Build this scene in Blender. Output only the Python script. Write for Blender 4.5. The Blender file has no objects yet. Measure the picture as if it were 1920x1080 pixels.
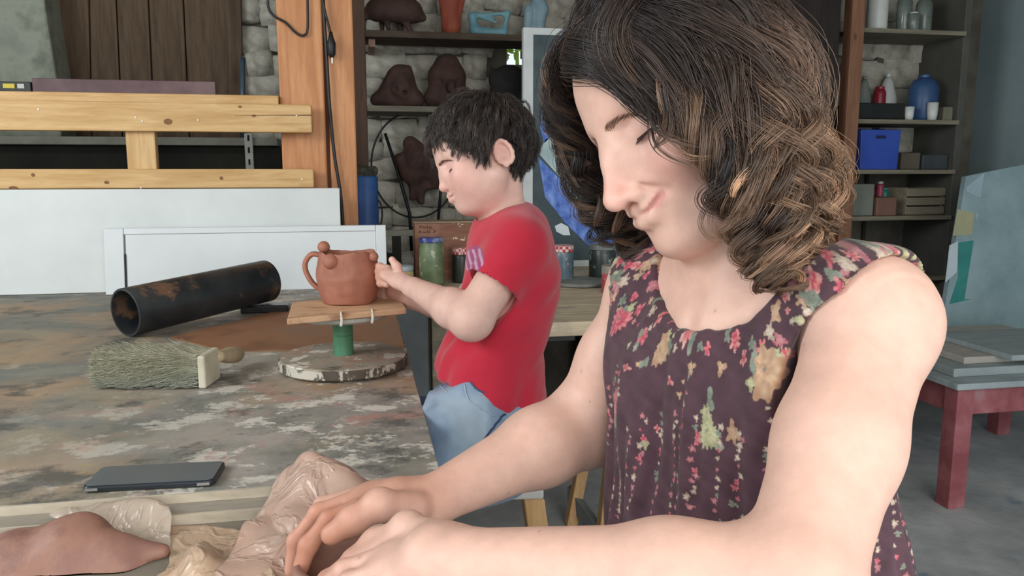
import bpy, bmesh, math, random
import numpy as np
from mathutils import Vector, Matrix
random.seed(7); rng = np.random.default_rng(7)
scene = bpy.context.scene
COL = scene.collection

# ------------------------------------------------------------------ camera
FPX = 1480.0                                   # focal length in pixels of a 1920x1080 frame
CAM = np.array([0.0, 0.0, 1.17])
YAW = math.radians(11.0); PIT = math.atan((540 - 317) / FPX)
FWD = np.array([math.sin(YAW) * math.cos(PIT), math.cos(YAW) * math.cos(PIT), -math.sin(PIT)])
RGT = np.array([math.cos(YAW), -math.sin(YAW), 0.0])
UPV = np.cross(RGT, FWD)
cam_d = bpy.data.cameras.new('camera'); cam_d.sensor_width = 36; cam_d.lens = 36 * FPX / 1920
cam_d.clip_start = 0.02
cam = bpy.data.objects.new('camera', cam_d); COL.objects.link(cam)
cam.location = CAM; cam.rotation_euler = Vector(FWD).to_track_quat('-Z', 'Y').to_euler()
scene.camera = cam

# ------------------------------------------------------------------ light
w = bpy.data.worlds.new('sky'); scene.world = w; w.use_nodes = True
bg = w.node_tree.nodes['Background']; bg.inputs[0].default_value = (0.80, 0.92, 1.0, 1); bg.inputs[1].default_value = 1.15
def area(name, loc, target, sx, sy, power, color):
    l = bpy.data.lights.new(name, 'AREA'); l.shape = 'RECTANGLE'; l.size = sx; l.size_y = sy
    l.energy = power; l.color = color
    o = bpy.data.objects.new(name, l); COL.objects.link(o); o.location = loc
    o.rotation_euler = (Vector(target) - Vector(loc)).to_track_quat('-Z', 'Y').to_euler()
    return o
area('doorway_daylight', (0.55, -1.7, 1.75), (0.1, 2.0, 0.95), 2.6, 2.0, 71, (1.0, 0.97, 0.93))
area('added_side_light', (-2.3, 0.9, 2.1), (0.0, 1.9, 0.8), 1.3, 1.0, 46, (0.93, 0.97, 1.0))  # added light from the left, lifts table and background; no window is built
vs = scene.view_settings
vs.view_transform = 'Standard'; vs.look = 'None'; vs.gamma = 1.0; vs.use_curve_mapping = False
vs.exposure = 0.0

# ------------------------------------------------------------------ helpers: points
def ray(px, py): return FWD + RGT * ((px - 960) / FPX) + UPV * ((540 - py) / FPX)
def P(px, py, d): return CAM + ray(px, py) * d
def atY(px, py, Y): r = ray(px, py); return CAM + r * ((Y - CAM[1]) / r[1])
def atX(px, py, X): r = ray(px, py); return CAM + r * ((X - CAM[0]) / r[0])
def atZ(px, py, z): r = ray(px, py); return CAM + r * ((z - CAM[2]) / r[2])
def cv(x, y, z): return RGT * x + UPV * y - FWD * z           # direction: right, up, towards the viewer
def unit(v): v = np.asarray(v, float); return v / np.linalg.norm(v)
def lin(c):
    if isinstance(c, str): c = [int(c[i:i + 2], 16) for i in (0, 2, 4)]
    return [((v / 255) / 12.92 if v / 255 <= 0.04045 else ((v / 255 + 0.055) / 1.055) ** 2.4) for v in c]

# ------------------------------------------------------------------ helpers: materials
MATS = {}
def newmat(name):
    m = bpy.data.materials.new(name); m.use_nodes = True; nt = m.node_tree
    return m, nt, nt.nodes['Principled BSDF']
def N(nt, typ, **kw):
    n = nt.nodes.new(typ)
    for k, v in kw.items(): setattr(n, k, v)
    return n
def coords(nt, scale=(1, 1, 1), kind='Object', rot=(0, 0, 0), loc=(0, 0, 0)):
    t = N(nt, 'ShaderNodeTexCoord'); mp = N(nt, 'ShaderNodeMapping')
    mp.inputs['Scale'].default_value = scale; mp.inputs['Rotation'].default_value = rot; mp.inputs['Location'].default_value = loc
    nt.links.new(t.outputs[kind], mp.inputs[0]); return mp.outputs[0]
def noise(nt, vec, scale, detail=5, rough=0.6, dist=0.0):
    n = N(nt, 'ShaderNodeTexNoise'); n.inputs['Scale'].default_value = scale; n.inputs['Detail'].default_value = detail
    n.inputs['Roughness'].default_value = rough; n.inputs['Distortion'].default_value = dist
    nt.links.new(vec, n.inputs['Vector']); return n.outputs['Fac']
def ramp(nt, fac, stops, interp='LINEAR'):
    r = N(nt, 'ShaderNodeValToRGB'); cr = r.color_ramp; cr.interpolation = interp
    while len(cr.elements) < len(stops): cr.elements.new(0.5)
    for e, (p, c) in zip(cr.elements, stops):
        e.position = p; e.color = (*(lin(c) if not isinstance(c, float) else (c, c, c)), 1)
    nt.links.new(fac, r.inputs[0]); return r.outputs[0]
def mix(nt, fac, a, b):
    m = N(nt, 'ShaderNodeMix', data_type='RGBA')
    for sock, v in ((m.inputs['Factor'], fac), (m.inputs['A'], a), (m.inputs['B'], b)):
        if hasattr(v, 'links') or hasattr(v, 'is_linked'): nt.links.new(v, sock)
        elif isinstance(v, (int, float)): sock.default_value = v
        else: sock.default_value = (*lin(v), 1)
    return m.outputs['Result']
def bump(nt, bsdf, h, strength=0.3, dist=0.01):
    b = N(nt, 'ShaderNodeBump'); b.inputs['Strength'].default_value = strength; b.inputs['Distance'].default_value = dist
    nt.links.new(h, b.inputs['Height']); nt.links.new(b.outputs[0], bsdf.inputs['Normal'])
def mat(name, c1, c2=None, scale=8, rough=0.7, bmp=0.0, stretch=(1, 1, 1), c3=None, metal=0.0, spec=0.4, lo=0.35, hi=0.65, sss=0.0, coat=0.0, trans=0.0, alpha=1.0, detail=6):
    if name in MATS: return MATS[name]
    m, nt, b = newmat(name); b.inputs['Roughness'].default_value = rough; b.inputs['Metallic'].default_value = metal
    b.inputs['Specular IOR Level'].default_value = spec; b.inputs['Coat Weight'].default_value = coat
    b.inputs['Transmission Weight'].default_value = trans; b.inputs['Alpha'].default_value = alpha
    if sss: b.inputs['Subsurface Weight'].default_value = sss; b.inputs['Subsurface Radius'].default_value = (0.012, 0.005, 0.003); b.inputs['Subsurface Scale'].default_value = 1.0
    c2 = c2 or c1
    v = coords(nt, stretch); f = noise(nt, v, scale, detail)
    st = [(lo, c1), (hi, c2)] if not c3 else [(lo, c1), ((lo + hi) / 2, c2), (hi, c3)]
    nt.links.new(ramp(nt, f, st), b.inputs['Base Color'])
    if bmp: bump(nt, b, f, bmp)
    MATS[name] = m; return m
def wood(name, dark, light, axis='x', scale=1.0, rough=0.6, knots=True, stain=None):
    if name in MATS: return MATS[name]
    m, nt, b = newmat(name); b.inputs['Roughness'].default_value = rough; b.inputs['Specular IOR Level'].default_value = 0.3
    s = {'x': (1.2, 14, 14), 'y': (14, 1.2, 14), 'z': (14, 14, 1.2)}[axis]
    v = coords(nt, tuple(q * scale for q in s)); f = noise(nt, v, 3.0, 6, 0.6, 0.6)
    g = noise(nt, coords(nt, tuple(q * scale * 4 for q in s)), 4.0, 3)
    c = ramp(nt, f, [(0.3, dark), (0.62, light)])
    c = mix(nt, ramp(nt, g, [(0.40, 0.0), (0.75, 0.45)]), c, dark)
    if knots:
        vo = N(nt, 'ShaderNodeTexVoronoi'); vo.inputs['Scale'].default_value = 3.2 * scale
        s2 = {'x': (0.8, 1.6, 1.6), 'y': (1.6, 0.8, 1.6), 'z': (1.6, 1.6, 0.8)}[axis]
        nt.links.new(coords(nt, s2, loc=(0.3, 0.17, 0.21)), vo.inputs['Vector'])
        dk = tuple(int(q * 0.5) for q in dark) if not isinstance(dark, str) else (90, 60, 35)
        c = mix(nt, ramp(nt, vo.outputs['Distance'], [(0.035, 0.85), (0.075, 0.0)]), c, dk)
    if stain:
        c = mix(nt, ramp(nt, noise(nt, coords(nt), 7, 7, 0.7), [(0.5, 0.0), (0.66, 0.8)]), c, stain)
    nt.links.new(c, b.inputs['Base Color']); bump(nt, b, f, 0.12, 0.004)
    MATS[name] = m; return m
def vcmat(name, rough=0.5, sss=0.0, spec=0.4, bmp=None, sheen=0.0, radius=(0.01, 0.004, 0.002)):
    if name in MATS: return MATS[name]
    m, nt, b = newmat(name); a = N(nt, 'ShaderNodeAttribute', attribute_name='tint')
    b.inputs['Roughness'].default_value = rough; b.inputs['Specular IOR Level'].default_value = spec
    b.inputs['Sheen Weight'].default_value = sheen
    if sss:
        b.inputs['Subsurface Weight'].default_value = sss; b.inputs['Subsurface Radius'].default_value = radius; b.inputs['Subsurface Scale'].default_value = 1.0
    c = a.outputs['Color']
    if bmp:
        f = noise(nt, coords(nt), bmp[0], 4); bump(nt, b, f, bmp[1], 0.002)
        c2 = N(nt, 'ShaderNodeHueSaturation'); nt.links.new(c, c2.inputs['Color'])
        nt.links.new(ramp(nt, noise(nt, coords(nt), bmp[2], 4), [(0.3, 0.88), (0.7, 1.0)]), c2.inputs['Value']); c = c2.outputs[0]
    nt.links.new(c, b.inputs['Base Color']); MATS[name] = m; return m

# ------------------------------------------------------------------ helpers: objects
def tag(o, label=None, cat=None, group=None, kind=None):
    if label: o['label'] = label
    if cat: o['category'] = cat
    if group: o['group'] = group
    if kind: o['kind'] = kind
    return o
def thing(name, label, cat, loc, group=None):
    o = bpy.data.objects.new(name, None); COL.objects.link(o); o.empty_display_size = 0.05
    o.location = tuple(float(v) for v in loc); return tag(o, label, cat, group)
def link_mesh(name, me, m, parent=None, smooth=False, bevel=0.0, seg=2, lab=None):
    n = len(me.vertices); co = np.empty(n * 3, np.float32); me.vertices.foreach_get('co', co); co = co.reshape(-1, 3)
    lo, hi = co.min(0), co.max(0); c = np.array([(lo[0] + hi[0]) / 2, (lo[1] + hi[1]) / 2, lo[2]], np.float32)
    co -= c; me.vertices.foreach_set('co', co.ravel()); me.update()
    o = bpy.data.objects.new(name, me); COL.objects.link(o)
    if m and not me.materials: me.materials.append(m)
    base = Vector([float(v) for v in c])
    if parent is not None:
        o.parent = parent; pw = Vector((0, 0, 0)); q = parent
        while q is not None: pw += q.location; q = q.parent
        base = base - pw
    o.location = base
    if smooth: me.polygons.foreach_set('use_smooth', np.ones(len(me.polygons), bool))
    if bevel:
        bv = o.modifiers.new('bevel', 'BEVEL'); bv.width = bevel; bv.segments = seg; bv.limit_method = 'ANGLE'
        bv.use_clamp_overlap = True
    if lab: o['label'] = lab
    return o
class MB:
    def __init__(s): s.v = []; s.f = []; s.mi = []; s.cur = 0
    def _add(s, vs_, fs):
        k = len(s.v); s.v += [tuple(float(c) for c in q) for q in vs_]; s.f += [tuple(i + k for i in f) for f in fs]; s.mi += [s.cur] * len(fs)
    def box(s, lo, hi, M_=None):
        (a, b, c), (d, e, f) = lo, hi
        vs_ = [(a, b, c), (d, b, c), (d, e, c), (a, e, c), (a, b, f), (d, b, f), (d, e, f), (a, e, f)]
        if M_ is not None: vs_ = [tuple(M_ @ Vector(q)) for q in vs_]
        s._add(vs_, [(0, 3, 2, 1), (4, 5, 6, 7), (0, 1, 5, 4), (1, 2, 6, 5), (2, 3, 7, 6), (3, 0, 4, 7)]); return s
    def bar(s, a, b, wv, hv):               # bar from a to b, half-size vectors wv, hv
        a, b, wv, hv = (np.asarray(q, float) for q in (a, b, wv, hv))
        vs_ = [a - wv - hv, a + wv - hv, a + wv + hv, a - wv + hv, b - wv - hv, b + wv - hv, b + wv + hv, b - wv + hv]
        s._add(vs_, [(0, 3, 2, 1), (4, 5, 6, 7), (0, 1, 5, 4), (1, 2, 6, 5), (2, 3, 7, 6), (3, 0, 4, 7)]); return s
    def tube(s, pts, r, n=8, caps=True, close=False):
        pts = np.asarray(pts, float); m = len(pts); r = np.broadcast_to(np.asarray(r, float), (m,))
        t = np.gradient(pts, axis=0) if not close else np.roll(pts, -1, 0) - np.roll(pts, 1, 0)
        t /= np.linalg.norm(t, axis=1, keepdims=True) + 1e-12
        u = np.cross(t[0], (0, 0, 1.0)); u = u if np.linalg.norm(u) > 0.1 else np.cross(t[0], (1.0, 0, 0)); vs_ = []
        for i in range(m):
            u = u - t[i] * np.dot(u, t[i]); u /= np.linalg.norm(u); w_ = np.cross(t[i], u)
            for k in range(n):
                a = 2 * math.pi * k / n; vs_.append(pts[i] + r[i] * (u * math.cos(a) + w_ * math.sin(a)))
        fs = []
        for i in range(m if close else m - 1):
            j = (i + 1) % m
            for k in range(n): fs.append((i * n + k, i * n + (k + 1) % n, j * n + (k + 1) % n, j * n + k))
        if caps and not close: fs.append(tuple(range(n - 1, -1, -1))); fs.append(tuple((m - 1) * n + k for k in range(n)))
        s._add(vs_, fs); return s
    def lathe(s, prof, c, n=32, axis=(0, 0, 1), close=True):     # prof: (radius, height)
        ax = unit(axis); u = np.cross(ax, (0, 1.0, 0)); u = u if np.linalg.norm(u) > 0.1 else np.cross(ax, (1.0, 0, 0)); u = unit(u); w_ = np.cross(ax, u)
        c = np.asarray(c, float); vs_ = []; m = len(prof)
        for (r, h) in prof:
            for k in range(n):
                a = 2 * math.pi * k / n; vs_.append(c + ax * h + (u * math.cos(a) + w_ * math.sin(a)) * max(r, 1e-5))
        fs = [(i * n + k, i * n + (k + 1) % n, (i + 1) * n + (k + 1) % n, (i + 1) * n + k) for i in range(m - 1) for k in range(n)]
        if close: fs.append(tuple(range(n - 1, -1, -1))); fs.append(tuple((m - 1) * n + k for k in range(n)))
        s._add(vs_, fs); return s
    def prism(s, pts, ext):                 # polygon (3-D points) pushed along ext
        pts = [np.asarray(p, float) for p in pts]; n = len(pts); ext = np.asarray(ext, float)
        s._add(pts + [p + ext for p in pts], [tuple(range(n)), tuple(range(2 * n - 1, n - 1, -1))] + [(i, i + n, (i + 1) % n + n, (i + 1) % n) for i in range(n)]); return s
    def ball(s, c, r, nu=16, nv=10):
        r = np.broadcast_to(np.asarray(r, float), (3,)); c = np.asarray(c, float)
        vs_ = [c + r * (0, 0, -1)]
        for j in range(1, nv):
            th = math.pi * j / nv
            for i in range(nu):
                a = 2 * math.pi * i / nu; vs_.append(c + r * (math.sin(th) * math.cos(a), math.sin(th) * math.sin(a), -math.cos(th)))
        vs_.append(c + r * (0, 0, 1)); fs = [(0, 1 + (i + 1) % nu, 1 + i) for i in range(nu)]
        for j in range(nv - 2):
            for i in range(nu): a = 1 + j * nu; fs.append((a + i, a + (i + 1) % nu, a + nu + (i + 1) % nu, a + nu + i))
        a = 1 + (nv - 2) * nu; L_ = len(vs_) - 1; fs += [(a + i, a + (i + 1) % nu, L_) for i in range(nu)]
        s._add(vs_, fs); return s
    def mesh(s, name, mats=None):
        me = bpy.data.meshes.new(name); me.from_pydata(s.v, [], s.f)
        bm = bmesh.new(); bm.from_mesh(me); bmesh.ops.recalc_face_normals(bm, faces=bm.faces); bm.to_mesh(me); bm.free()
        if mats:
            for q in mats: me.materials.append(q)
            me.polygons.foreach_set('material_index', s.mi)
        return me
    def build(s, name, m, parent=None, smooth=False, bevel=0.0, lab=None, seg=2):
        if isinstance(m, (list, tuple)): return link_mesh(name, s.mesh(name, m), None, parent, smooth, bevel, seg, lab)
        return link_mesh(name, s.mesh(name), m, parent, smooth, bevel, seg, lab)
def np_mesh(name, V, F, color=None):
    me = bpy.data.meshes.new(name); k = F.shape[1]
    me.vertices.add(len(V)); me.vertices.foreach_set('co', np.ascontiguousarray(V, np.float32).ravel())
    me.loops.add(F.size); me.loops.foreach_set('vertex_index', np.ascontiguousarray(F, np.int32).ravel())
    me.polygons.add(len(F)); me.polygons.foreach_set('loop_start', np.arange(0, F.size, k, dtype=np.int32))
    me.polygons.foreach_set('loop_total', np.full(len(F), k, np.int32))
    me.update(calc_edges=True)
    if color is not None:
        at = me.attributes.new('tint', 'FLOAT_COLOR', 'POINT'); C4 = np.ones((len(V), 4), np.float32); C4[:, :3] = color
        at.data.foreach_set('color', C4.ravel())
    return me
def catmull(pts, n):
    pts = np.asarray(pts, float); m = len(pts); q = np.vstack([2 * pts[0] - pts[1], pts, 2 * pts[-1] - pts[-2]])
    out = []
    for t in np.linspace(0, m - 1 - 1e-9, n):
        i = int(t); u = t - i; a, b, c, d = q[i], q[i + 1], q[i + 2], q[i + 3]
        out.append(0.5 * (2 * b + (c - a) * u + (2 * a - 5 * b + 4 * c - d) * u * u + (3 * b - a - 3 * c + d) * u ** 3))
    return np.array(out)

# ------------------------------------------------------------------ helpers: sculpting with a distance field
class Field:
    def __init__(s, lo, hi, h):
        s.lo = np.asarray(lo, float); s.h = h; s.n = np.ceil((np.asarray(hi, float) - s.lo) / h).astype(int) + 1
        s.g = np.full(tuple(s.n), 1.0, np.float32)
    def sub(s, lo, hi):
        a = np.clip(np.floor((lo - s.lo) / s.h).astype(int), 0, s.n - 1); b = np.clip(np.ceil((hi - s.lo) / s.h).astype(int) + 1, a + 1, s.n)
        ax = [(s.lo[i] + s.h * np.arange(a[i], b[i])).astype(np.float32) for i in range(3)]
        return tuple(slice(a[i], b[i]) for i in range(3)), ax[0][:, None, None], ax[1][None, :, None], ax[2][None, None, :]
    def put(s, sl, d, k, mode):
        g = s.g[sl]
        if mode == 'sub': g = -g
        if k > 0:
            h = np.clip(k - np.abs(g - d), 0, None) / k; g = np.minimum(g, d) - h * h * (k * 0.25)
        else: g = np.minimum(g, d)
        s.g[sl] = -g if mode == 'sub' else g
    def cap(s, a, b, ra, rb=None, k=0.01, mode='add', flat=None):
        a = np.asarray(a, float); b = np.asarray(b, float); rb = ra if rb is None else rb
        big = max(ra, rb) * (max(1, flat[1]) if flat else 1) + k + 3 * s.h
        sl, X, Y, Z = s.sub(np.minimum(a, b) - big, np.maximum(a, b) + big)
        qx, qy, qz = X - a[0], Y - a[1], Z - a[2]; ba = b - a
        if flat:
            n = unit(flat[0]); n = unit(n - ba * (np.dot(n, ba) / max(np.dot(ba, ba), 1e-12))); e = 1 / flat[1] - 1
            t = (qx * n[0] + qy * n[1] + qz * n[2]) * e; qx, qy, qz = qx + n[0] * t, qy + n[1] * t, qz + n[2] * t
        t = np.clip((qx * ba[0] + qy * ba[1] + qz * ba[2]) / max(np.dot(ba, ba), 1e-12), 0, 1)
        d = np.sqrt((qx - t * ba[0]) ** 2 + (qy - t * ba[1]) ** 2 + (qz - t * ba[2]) ** 2) - (ra + (rb - ra) * t)
        s.put(sl, d.astype(np.float32), k, mode); return s
    def ell(s, c, r, ax=None, k=0.01, mode='add'):
        c = np.asarray(c, float); r = np.broadcast_to(np.asarray(r, float), (3,)); ax = np.eye(3) if ax is None else np.asarray(ax, float)
        big = r.max() + k + 3 * s.h; sl, X, Y, Z = s.sub(c - big, c + big); X, Y, Z = X - c[0], Y - c[1], Z - c[2]
        k0 = 0; k1 = 0
        for i in range(3):
            q = X * ax[i][0] + Y * ax[i][1] + Z * ax[i][2]; k0 = k0 + (q / r[i]) ** 2; k1 = k1 + (q / r[i] ** 2) ** 2
        k0 = np.sqrt(k0); d = k0 * (k0 - 1) / np.maximum(np.sqrt(k1), 1e-6)
        s.put(sl, d.astype(np.float32), k, mode); return s
    def chain(s, pts, rad, k=0.006, flat=None, mode='add'):
        for i in range(len(pts) - 1): s.cap(pts[i], pts[i + 1], rad[i], rad[i + 1], k, mode, flat)
        return s
    def cut(s, p, n):                        # keep the side where (x-p).n < 0
        sl, X, Y, Z = s.sub(s.lo, s.lo + s.h * s.n); n = unit(n)
        s.g = np.maximum(s.g, ((X - p[0]) * n[0] + (Y - p[1]) * n[1] + (Z - p[2]) * n[2]).astype(np.float32)); return s
    def mesh(s, smooth=2):
        g = s.g; g[0], g[-1], g[:, 0], g[:, -1], g[:, :, 0], g[:, :, -1] = (np.maximum(q, s.h) for q in (g[0], g[-1], g[:, 0], g[:, -1], g[:, :, 0], g[:, :, -1]))
        I = g < 0; nx, ny, nz = g.shape
        cnt = np.zeros((nx - 1, ny - 1, nz - 1), np.int8)
        for dx in (0, 1):
            for dy in (0, 1):
                for dz in (0, 1): cnt += I[dx:nx - 1 + dx, dy:ny - 1 + dy, dz:nz - 1 + dz]
        act = np.argwhere((cnt > 0) & (cnt < 8)); idx = np.full(cnt.shape, -1, np.int32); idx[tuple(act.T)] = np.arange(len(act))
        acc = np.zeros((len(act), 3)); num = np.zeros(len(act))
        cor = {o: g[act[:, 0] + o[0], act[:, 1] + o[1], act[:, 2] + o[2]] for o in [(x, y, z) for x in (0, 1) for y in (0, 1) for z in (0, 1)]}
        for o in cor:
            for ax in range(3):
                if o[ax]: continue
                q = list(o); q[ax] = 1; a, b = cor[o], cor[tuple(q)]; mk = (a < 0) != (b < 0)
                t = np.where(mk, a / np.where(mk, a - b, 1), 0); p = np.array(o, float)[None, :].repeat(len(act), 0); p[:, ax] += t
                acc += p * mk[:, None]; num += mk
        V = s.lo + s.h * (act + acc / num[:, None]); faces = []
        for ax in range(3):
            sa = [slice(None)] * 3; sb = [slice(None)] * 3; sa[ax] = slice(0, -1); sb[ax] = slice(1, None)
            A, B = I[tuple(sa)], I[tuple(sb)]; e = np.argwhere(A != B); u, v = [(1, 2), (2, 0), (0, 1)][ax]
            e = e[(e[:, u] > 0) & (e[:, v] > 0) & (e[:, u] < g.shape[u] - 1) & (e[:, v] < g.shape[v] - 1)]
            ins = A[tuple(e.T)]
            def cell(du, dv): q = e.copy(); q[:, u] -= du; q[:, v] -= dv; return idx[tuple(q.T)]
            Q = np.stack([cell(1, 1), cell(0, 1), cell(0, 0), cell(1, 0)], 1); Q[~ins] = Q[~ins][:, ::-1]; faces.append(Q)
        F = np.vstack(faces); F = F[(F >= 0).all(1)]
        E = np.vstack([F[:, [0, 1]], F[:, [1, 2]], F[:, [2, 3]], F[:, [3, 0]]]); E = np.vstack([E, E[:, ::-1]])
        for it in range(smooth):
            n = np.bincount(E[:, 0], minlength=len(V)); W = np.stack([np.bincount(E[:, 0], V[E[:, 1], i], minlength=len(V)) for i in range(3)], 1) / np.maximum(n, 1)[:, None]
            V = V + 0.5 * (W - V)
        return V, F
def normals(V, F):
    a, b = V[F[:, 2]] - V[F[:, 0]], V[F[:, 3]] - V[F[:, 1]]; n = np.cross(a, b); out = np.zeros_like(V)
    for i in range(4):
        for c in range(3): out[:, c] += np.bincount(F[:, i], n[:, c], minlength=len(V))
    return out / (np.linalg.norm(out, axis=1, keepdims=True) + 1e-12)
def subdivide(V, F):
    E = np.sort(np.vstack([F[:, [0, 1]], F[:, [1, 2]], F[:, [2, 3]], F[:, [3, 0]]]), 1)
    U, inv = np.unique(E[:, 0].astype(np.int64) * len(V) + E[:, 1], return_inverse=True); m = len(F)
    em = 0.5 * (V[U // len(V)] + V[U % len(V)]); fc = V[F].mean(1); e = len(V) + inv.reshape(4, m).T; c = len(V) + len(U) + np.arange(m)
    F2 = np.vstack([np.stack([F[:, i], e[:, i], c, e[:, (i + 3) % 4]], 1) for i in range(4)])
    return np.vstack([V, em, fc]), F2
def vnoise(p, seed=0, octs=3):              # smooth pseudo-noise of 3-D points, about -1..1
    r = np.random.default_rng(seed); out = np.zeros(len(p)); amp = 1.0; f = 1.0
    for o in range(octs):
        for k in range(4):
            d = unit(r.normal(size=3)) * f * 6.28; out += amp * 0.35 * np.sin(p @ d + r.uniform(0, 6.28))
        amp *= 0.5; f *= 2.1
    return out
def strands(P3, rad, color, sides=3):        # P3 (S,N,3), rad (S,N), color (S,N,3) -> vertices, faces, colours
    S, n, _ = P3.shape; t = np.gradient(P3, axis=1); t /= np.linalg.norm(t, axis=2, keepdims=True) + 1e-9
    ref = rng.normal(size=(S, 1, 3)); u = np.cross(t, ref); u /= np.linalg.norm(u, axis=2, keepdims=True) + 1e-9; w_ = np.cross(t, u)
    vs_ = []
    for k in range(sides):
        a = 2 * math.pi * k / sides; vs_.append(P3 + rad[..., None] * (u * math.cos(a) + w_ * math.sin(a)))
    V = np.stack(vs_, 2).reshape(-1, 3); C = np.repeat(color.reshape(-1, 3), sides, 0)
    base = (np.arange(S)[:, None] * n + np.arange(n - 1)[None]).reshape(-1) * sides; F = []
    for k in range(sides): k2 = (k + 1) % sides; F.append(np.stack([base + k, base + k2, base + sides + k2, base + sides + k], 1))
    return V, np.vstack(F), C
def lump(name, m, parent, prims, h=0.004, smooth=2, noise_amp=0.0, nf=20, lab=None, seed=1, post=None):
    """prims: list of ('c', a, b, ra, rb, k) / ('e', centre, radii, k) / ('-c'...) / ('-e'...)"""
    pts = []; 
    for p in prims:
        if p[0][0] == '-': continue
        if p[0] == 'c': r = max(p[3], p[4]); pts += [np.asarray(p[1]) - r, np.asarray(p[1]) + r, np.asarray(p[2]) - r, np.asarray(p[2]) + r]
        else: r = np.max(p[2]); pts += [np.asarray(p[1]) - r, np.asarray(p[1]) + r]
    pts = np.array(pts); F = Field(pts.min(0) - 4 * h - noise_amp, pts.max(0) + 4 * h + noise_amp, h)
    for p in prims:
        md = 'sub' if p[0][0] == '-' else 'add'
        if p[0][-1] == 'c': F.cap(p[1], p[2], p[3], p[4], p[5], md)
        else: F.ell(p[1], p[2], None, p[3], md)
    V, Q = F.mesh(smooth)
    if noise_amp: V = V + normals(V, Q) * (noise_amp * vnoise(V * nf / 6.28, seed))[:, None]
    if post is not None: V = post(V)
    return link_mesh(name, np_mesh(name, V, Q), m, parent, True, lab=lab)
# ================================================================== the room
def struct(name, mb, m, parent=None, **kw):
    o = mb.build(name, m, parent, **kw)
    if parent is None: o['kind'] = 'structure'
    return o
WY = 4.0                                         # back wall face
m_plaster = mat('plaster', '6f6c62', '8e8a7c', 5, 0.95, 0.5, c3='a19c8c')
m_mortar = mat('mortar', '57534a', '6f6b60', 7, 0.95, 0.4)
m_stone = mat('whitewashed_stone', '8f8a7e', 'aca89b', 2.2, 0.95, 0.25, c3='bdb9ad', detail=4)
m_side = mat('hazy_grey_wall', '7f9094', '8f9ea1', 3, 0.9, 0.2)  # pale blue-grey puts the haze at this edge into the wall colour
m_ceil = mat('ceiling_boards', '8c8478', 'a69e92', 4, 0.9, 0.2, (1, 8, 1))

# concrete floor with paint marks
m, nt, b = newmat('paint_marked_concrete'); b.inputs['Roughness'].default_value = 0.8
v = coords(nt); c = ramp(nt, noise(nt, v, 4, 8, 0.65), [(0.3, '8c8f90'), (0.5, 'a8aaab'), (0.7, 'c2c3c3')])
c = mix(nt, ramp(nt, noise(nt, v, 9, 7, 0.7), [(0.6, 0.0), (0.68, 0.6)]), c, 'b4b3ae')
c = mix(nt, ramp(nt, noise(nt, coords(nt, loc=(4, 2, 0)), 2.2, 5), [(0.63, 0.0), (0.68, 0.7)]), c, '53718c')
nt.links.new(c, b.inputs['Base Color']); bump(nt, b, noise(nt, v, 30, 4), 0.15); m_floor = m
struct('floor', MB().box((-3.2, -1.2, -0.08), (3.6, 4.3, 0.0)), m_floor)
struct('ceiling', MB().box((-3.2, -1.2, 2.7), (3.6, 4.3, 2.8)), m_ceil)
struct('wall_right', MB().box((3.45, 0.2, 0.0), (3.6, 4.3, 2.7)), m_side)
struct('wall_left', MB().box((-3.2, 2.0, 0.0), (-3.05, 4.3, 2.7)), m_plaster)
h0, h1 = atY(950, 121, WY), atY(988, 84, WY)     # a stone is missing here: daylight and leaves show through
wb = MB()
wb.box((-3.05, WY, 0), (h0[0], WY + 0.12, 2.7)).box((h1[0], WY, 0), (3.45, WY + 0.12, 2.7))
wb.box((h0[0], WY, 0), (h1[0], WY + 0.12, h0[2])).box((h0[0], WY, h1[2]), (h1[0], WY + 0.12, 2.7))
wall_back = struct('wall_back', wb, m_mortar)
# stones of the back wall
svar = []
for k in range(6):
    bm = bmesh.new(); bmesh.ops.create_cube(bm, size=1.0); bmesh.ops.subdivide_edges(bm, edges=bm.edges, cuts=1, use_grid_fill=True)
    for q in bm.verts:
        nrm = q.co.normalized(); q.co = q.co * 0.55 + nrm * 0.27
        q.co += Vector((random.uniform(-.05, .05), random.uniform(-.04, .04), random.uniform(-.05, .05)))
    me = bpy.data.meshes.new('stone'); bm.to_mesh(me); bm.free(); me.materials.append(m_stone)
    me.polygons.foreach_set('use_smooth', np.ones(len(me.polygons), bool)); svar.append(me)
def lay_stones(x0, x1, z0, z1, rh=(0.085, 0.13), rw=(0.11, 0.2)):
    z = z0
    while z < z1:
        hh = random.uniform(*rh); x = x0 - random.uniform(0, 0.08)
        while x < x1:
            ww = random.uniform(*rw); cx, cz = x + ww / 2, z + hh / 2
            if not (h0[0] - 0.05 < cx < h1[0] + 0.05 and h0[2] - 0.04 < cz < h1[2] + 0.04):
                o = bpy.data.objects.new('stone', random.choice(svar)); COL.objects.link(o); o.parent = wall_back
                o.location = Vector((cx, WY - 0.002 + random.uniform(-.012, .012), cz + random.uniform(-.012, .012))) - wall_back.location
                o.scale = (ww * 1.07, random.uniform(.10, .16), hh * 1.07); o.rotation_euler = (0, random.uniform(-.16, .16), 0)
            x += ww
        z += hh
lay_stones(-0.62, -0.30, 1.28, 2.1)
lay_stones(0.0, 1.12, 0.66, 2.1)
lay_stones(2.62, 3.1, 1.25, 2.1, (0.14, 0.2), (0.16, 0.26))
# rough plaster pier at the far left
q = lambda px, py, Y: atY(px, py, Y)
pr = MB().prism([q(-140, -120, 3.72), q(76, -120, 3.72), q(84, 10, 3.72), q(112, 185, 3.72), q(118, 330, 3.72), q(-140, 330, 3.72)], (0, 0.27, 0))
struct('wall_pier', pr, mat('old_plaster', '6d7266', '8f9385', 6, 0.95, 0.8, c3='80847a'), bevel=0.01)
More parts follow.
